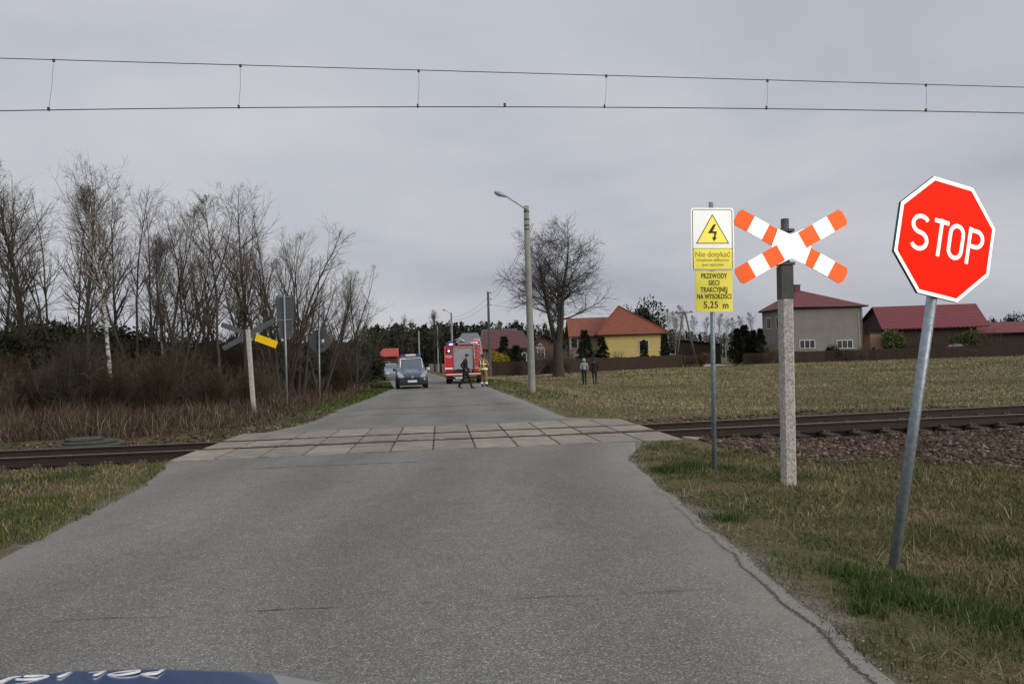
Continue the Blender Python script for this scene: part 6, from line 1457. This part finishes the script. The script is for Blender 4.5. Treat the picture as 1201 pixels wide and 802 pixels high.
def person(label, loc, rz, H, J, mats, hand=True, group=None):
    # J: joint offsets for a 1.78 m figure facing -Y; mats: list [skin, top, trousers, boots]
    k = H/1.78; vs = []; rad = []; tg = []; ed = []
    def add(p, r, t, par=None):
        vs.append(Vector(p)*k); rad.append((r[0]*k, r[1]*k) if isinstance(r, tuple) else (r*k, r*k)); tg.append(t)
        if par is not None: ed.append((par, len(vs)-1))
        return len(vs)-1
    ln = J.get('lean', (0, 0)); L = lambda z: Vector((ln[0]*(z-.95), ln[1]*(z-.95), 0))
    def P_(x, y, z): return Vector((x, y, z))+L(z)
    bulk = J.get('bulk', 1.0)
    pel = add(P_(0, 0, .97), (.155*bulk, .115*bulk), 2)
    wai = add(P_(0, 0, 1.12), (.145*bulk, .11*bulk), 1, pel); che = add(P_(0, .01, 1.32), (.165*bulk, .12*bulk), 1, wai); sh = add(P_(0, .015, 1.43), (.12*bulk, .10), 1, che)
    nk = add(P_(0, .0, 1.52), .058, 0, sh); hx, hy = J.get('head', (0, -.02))
    h0 = add(P_(hx*.5, hy*.6-.01, 1.575), (.068, .075), 0, nk); h1 = add(P_(hx, hy, 1.65), (.078, .096), 0, h0); h2 = add(P_(hx, hy+.01, 1.725), (.068, .082), 0, h1)
    f = Vector(J.get('face', (0, -1, 0))); nz = add(P_(hx, hy, 1.645)+f*.105, .016, 0, h1)
    sd = Vector((-f.y, f.x, 0))
    for s_ in (1, -1): add(P_(hx, hy+.01, 1.65)+sd*s_*.088, .018, 0, h1)
    for s_, q in ((1, J['armL']), (-1, J['armR'])):
        s0 = add(P_(s_*.175*bulk, .01, 1.41), .068*bulk, 1, sh); e = add(q[0], .05*bulk, 1, s0); wr = add(q[1], .034*bulk, 1, e)
        d = (Vector(q[1])-Vector(q[0])).normalized(); pm_ = add(Vector(q[1])+d*.07, (.034, .024), 0, wr)
        if hand:
            a = Vector((0, 1, 0)) if abs(d.y) < .8 else Vector((1, 0, 0)); a = (a-d*a.dot(d)).normalized(); b_ = d.cross(a)
            for fi, (o_, l_) in enumerate([(-.03, .065), (-.01, .078), (.01, .074), (.03, .058)]):
                f1 = add(Vector(q[1])+d*(.085+l_*.5)+a*o_+b_*s_*.008, .0095, 0, pm_); add(Vector(q[1])+d*(.085+l_)+a*o_+b_*s_*.024, .0085, 0, f1)
            th = add(Vector(q[1])+d*.075-a*.045, .011, 0, pm_); add(Vector(q[1])+d*.115-a*.052+b_*s_*.012, .009, 0, th)
    for s_, q in ((1, J['legL']), (-1, J['legR'])):
        hp = add(P_(s_*.092, 0, .9), .098*bulk, 2, pel); kn = add(q[0], .066*bulk, 2, hp); cf = add(Vector(q[0]).lerp(Vector(q[1]), .35)+Vector((0, .015, 0)), .060*bulk, 2, kn); an = add(q[1], .047, 3, cf)
        fd = Vector(q[2]); he = add(Vector(q[1])+Vector((0, 0, -.055))-fd*.03, .042, 3, an); to = add(Vector(q[1])+fd*.14+Vector((0, 0, -.065)), (.045, .03), 3, an); add(Vector(q[1])+fd*.20+Vector((0, 0, -.07)), (.036, .024), 3, to)
    me = bpy.data.meshes.new('person'); me.from_pydata([tuple(v) for v in vs], ed, []); o = bpy.data.objects.new('tmp', me); COL.objects.link(o)
    md = o.modifiers.new('s', 'SKIN'); md.use_smooth_shade = True
    for i, sv in enumerate(me.skin_vertices[0].data): sv.radius = rad[i]; sv.use_root = (i == 0)
    su = o.modifiers.new('u', 'SUBSURF'); su.levels = 2; su.render_levels = 2
    bpy.context.view_layer.update()
    m2 = bpy.data.meshes.new_from_object(o.evaluated_get(bpy.context.evaluated_depsgraph_get())); bpy.data.objects.remove(o)
    m2.name = 'person'; m2.materials.clear()
    for m_ in mats: m2.materials.append(m_)
    C_ = np.array([tuple(p.center) for p in m2.polygons]); VV = np.array([tuple(v) for v in vs]); E_ = np.array(ed)
    A_, B_ = VV[E_[:, 0]], VV[E_[:, 1]]; AB = B_-A_; T_ = np.clip(((C_[:, None]-A_[None])*AB[None]).sum(2)/((AB**2).sum(1)[None]+1e-9), 0, 1)
    D_ = np.linalg.norm(C_[:, None]-(A_[None]+T_[..., None]*AB[None]), axis=2)-np.array([(rad[a][0]+rad[b][0])/2 for a, b in ed])[None]; ei = D_.argmin(1); tt = T_[np.arange(len(C_)), ei]
    TG = np.array(tg); mi = np.where(tt < .5, TG[E_[ei, 0]], TG[E_[ei, 1]]); zz = C_[:, 2]/k
    m2.polygons.foreach_set('material_index', mi.astype(np.int32)); m2.polygons.foreach_set('use_smooth', np.ones(len(mi), dtype=bool)); m2.update()
    body = bpy.data.objects.new('person', m2); COL.objects.link(body); body.location = loc; body.rotation_euler = (0, 0, rz); tag(body, label, 'person', group)
    body['_k'] = k; return body, k, P_
def headgear(body, k, P_, kind, J, mat):
    hx, hy = J.get('head', (0, -.02)); c = P_(hx, hy+.008, 1.70)*k; f = Vector(J.get('face', (0, -1, 0))); mb = MB()
    prof = {'cap': [(.098, -.005), (.102, .03), (.09, .075), (.05, .1), (.01, .105)], 'helmet': [(.165, -.045), (.135, -.02), (.135, .04), (.115, .1), (.06, .14), (.01, .15)], 'hair': [(.088, -.09), (.098, -.03), (.098, .03), (.08, .07), (.04, .092), (.01, .095)], 'hood': [(.115, -.16), (.118, -.06), (.112, .03), (.085, .08), (.04, .105), (.01, .11)]}[kind]
    mb.lathe([(r*k, z*k) for r, z in prof], 16); mb.xform(Matrix.Translation(c-f*(.018 if kind in ('hair', 'hood') else 0)*k))
    if kind == 'cap': mb.box(tuple(c+f*.12*k+Vector((0, 0, .005))*k), (.15*k, .12*k, .014*k), (R(-8), 0, math.atan2(f.x, -f.y)), bev=.005)
    mb.build({'cap': 'cap', 'helmet': 'helmet', 'hair': 'hair', 'hood': 'hood'}[kind], mat, body)
# policeman striding to the right: local -Y is forward
Jp = dict(bulk=1.15, lean=(0, -.10), head=(0, -.05), armL=((.27, .02, 1.16), (.24, -.17, .98)), armR=((-.30, .13, 1.20), (-.20, -.04, 1.02)),
          legL=((.10, -.22, .52), (.09, -.30, .10), (0, -1, 0)), legR=((-.10, .04, .52), (-.09, .34, .15), (0, -.97, -.2)))
g = gp(546, 455.5)
b_, k_, P_ = person('policeman in black uniform and cap striding across the road behind the fire engine', (g.x, g.y, -.02), R(78), 1.86, Jp, [M_skin, M_navy, M_navy, M_boot]); headgear(b_, k_, P_, 'cap', Jp, M_boot)
on(b_, 'belt', M_boot, lambda m: m.lathe([(.15, -.03), (.155, 0), (.15, .03)], 16).xform(Matrix.Translation(P_(0, 0, 1.03)*k_) @ Matrix.Diagonal((1.12*k_, .86*k_, k_, 1))))
# firefighter seen from behind
Jf = dict(lean=(.02, .0), head=(.0, -.03), bulk=1.2, armL=((.30, -.02, 1.15), (.22, -.20, 1.04)), armR=((-.30, -.02, 1.15), (-.22, -.2, 1.06)), legL=((.12, -.03, .5), (.12, .0, .10), (0.2, -.97, 0)), legR=((-.13, -.02, .5), (-.15, .02, .10), (-.3, -.95, 0)))
g = gp(568, 454)
b_, k_, P_ = person('firefighter in tan gear with reflective bands standing at the right edge of the road', (g.x, g.y, 0), R(150), 1.80, Jf, [M_skin, M_tan, M_tan, M_boot]); headgear(b_, k_, P_, 'helmet', Jf, M_helm)
def band(nm, c, rx, ry, h, mat): on(b_, nm, mat, lambda m: m.lathe([(1, -h), (1.03, 0), (1, h)], 18).xform(Matrix.Translation(Vector(c)*k_) @ Matrix.Diagonal((rx*k_, ry*k_, k_, 1))))
band('reflective_band', P_(0, 0, .99), .235, .185, .06, M_hivis); band('reflective_band', P_(0, .005, 1.26), .232, .185, .035, M_hivis)
for s_ in (1, -1): 
    band('trouser_band', (s_*.128, -.0, .22), .090, .090, .05, M_silv); on(b_, 'brace', M_hivis, lambda m: m.tube([Vector(P_(s_*.09, .155, 1.05))*k_, Vector(P_(s_*.09, .165, 1.3))*k_, Vector(P_(s_*.10, .11, 1.46))*k_], .026, 6))
# two walkers in the field
Jw = dict(lean=(.0, -.03), head=(0, -.02), armL=((.25, .03, 1.15), (.22, -.07, .92)), armR=((-.25, .03, 1.15), (-.22, -.07, .92)), legL=((.09, -.10, .5), (.08, -.06, .10), (0, -1, 0)), legR=((-.09, .0, .5), (-.08, .16, .13), (0, -.98, -.2)), bulk=1.08)
yy = 48.5; x = vp(685, 430, yy).x
b_, k_, P_ = person('walker in a pale grey hooded jacket and dark trousers crossing the field', (x, yy, vp(685, 451.3, yy).z), R(178), 1.60, Jw, [M_skin, M_gray2, M_jean, M_boot]); headgear(b_, k_, P_, 'hood', Jw, M_gray2)
x = vp(697, 430, yy+.3).x
Jw2 = dict(Jw); Jw2['legL'], Jw2['legR'] = ((.09, .0, .5), (.08, .16, .13), (0, -.98, -.2)), ((-.09, -.10, .5), (-.08, -.06, .10), (0, -1, 0))
b_, k_, P_ = person('walker in black jacket and dark trousers beside the grey hooded walker in the field', (x, yy+.3, vp(697, 450.8, yy+.3).z), R(172), 1.58, Jw2, [M_skin, M_jacketdark, M_jean, M_boot]); headgear(b_, k_, P_, 'hair', Jw2, M_hair)
for o in list(bpy.data.objects):
    if '_k' in o: del o['_k']
S.render.film_transparent = False
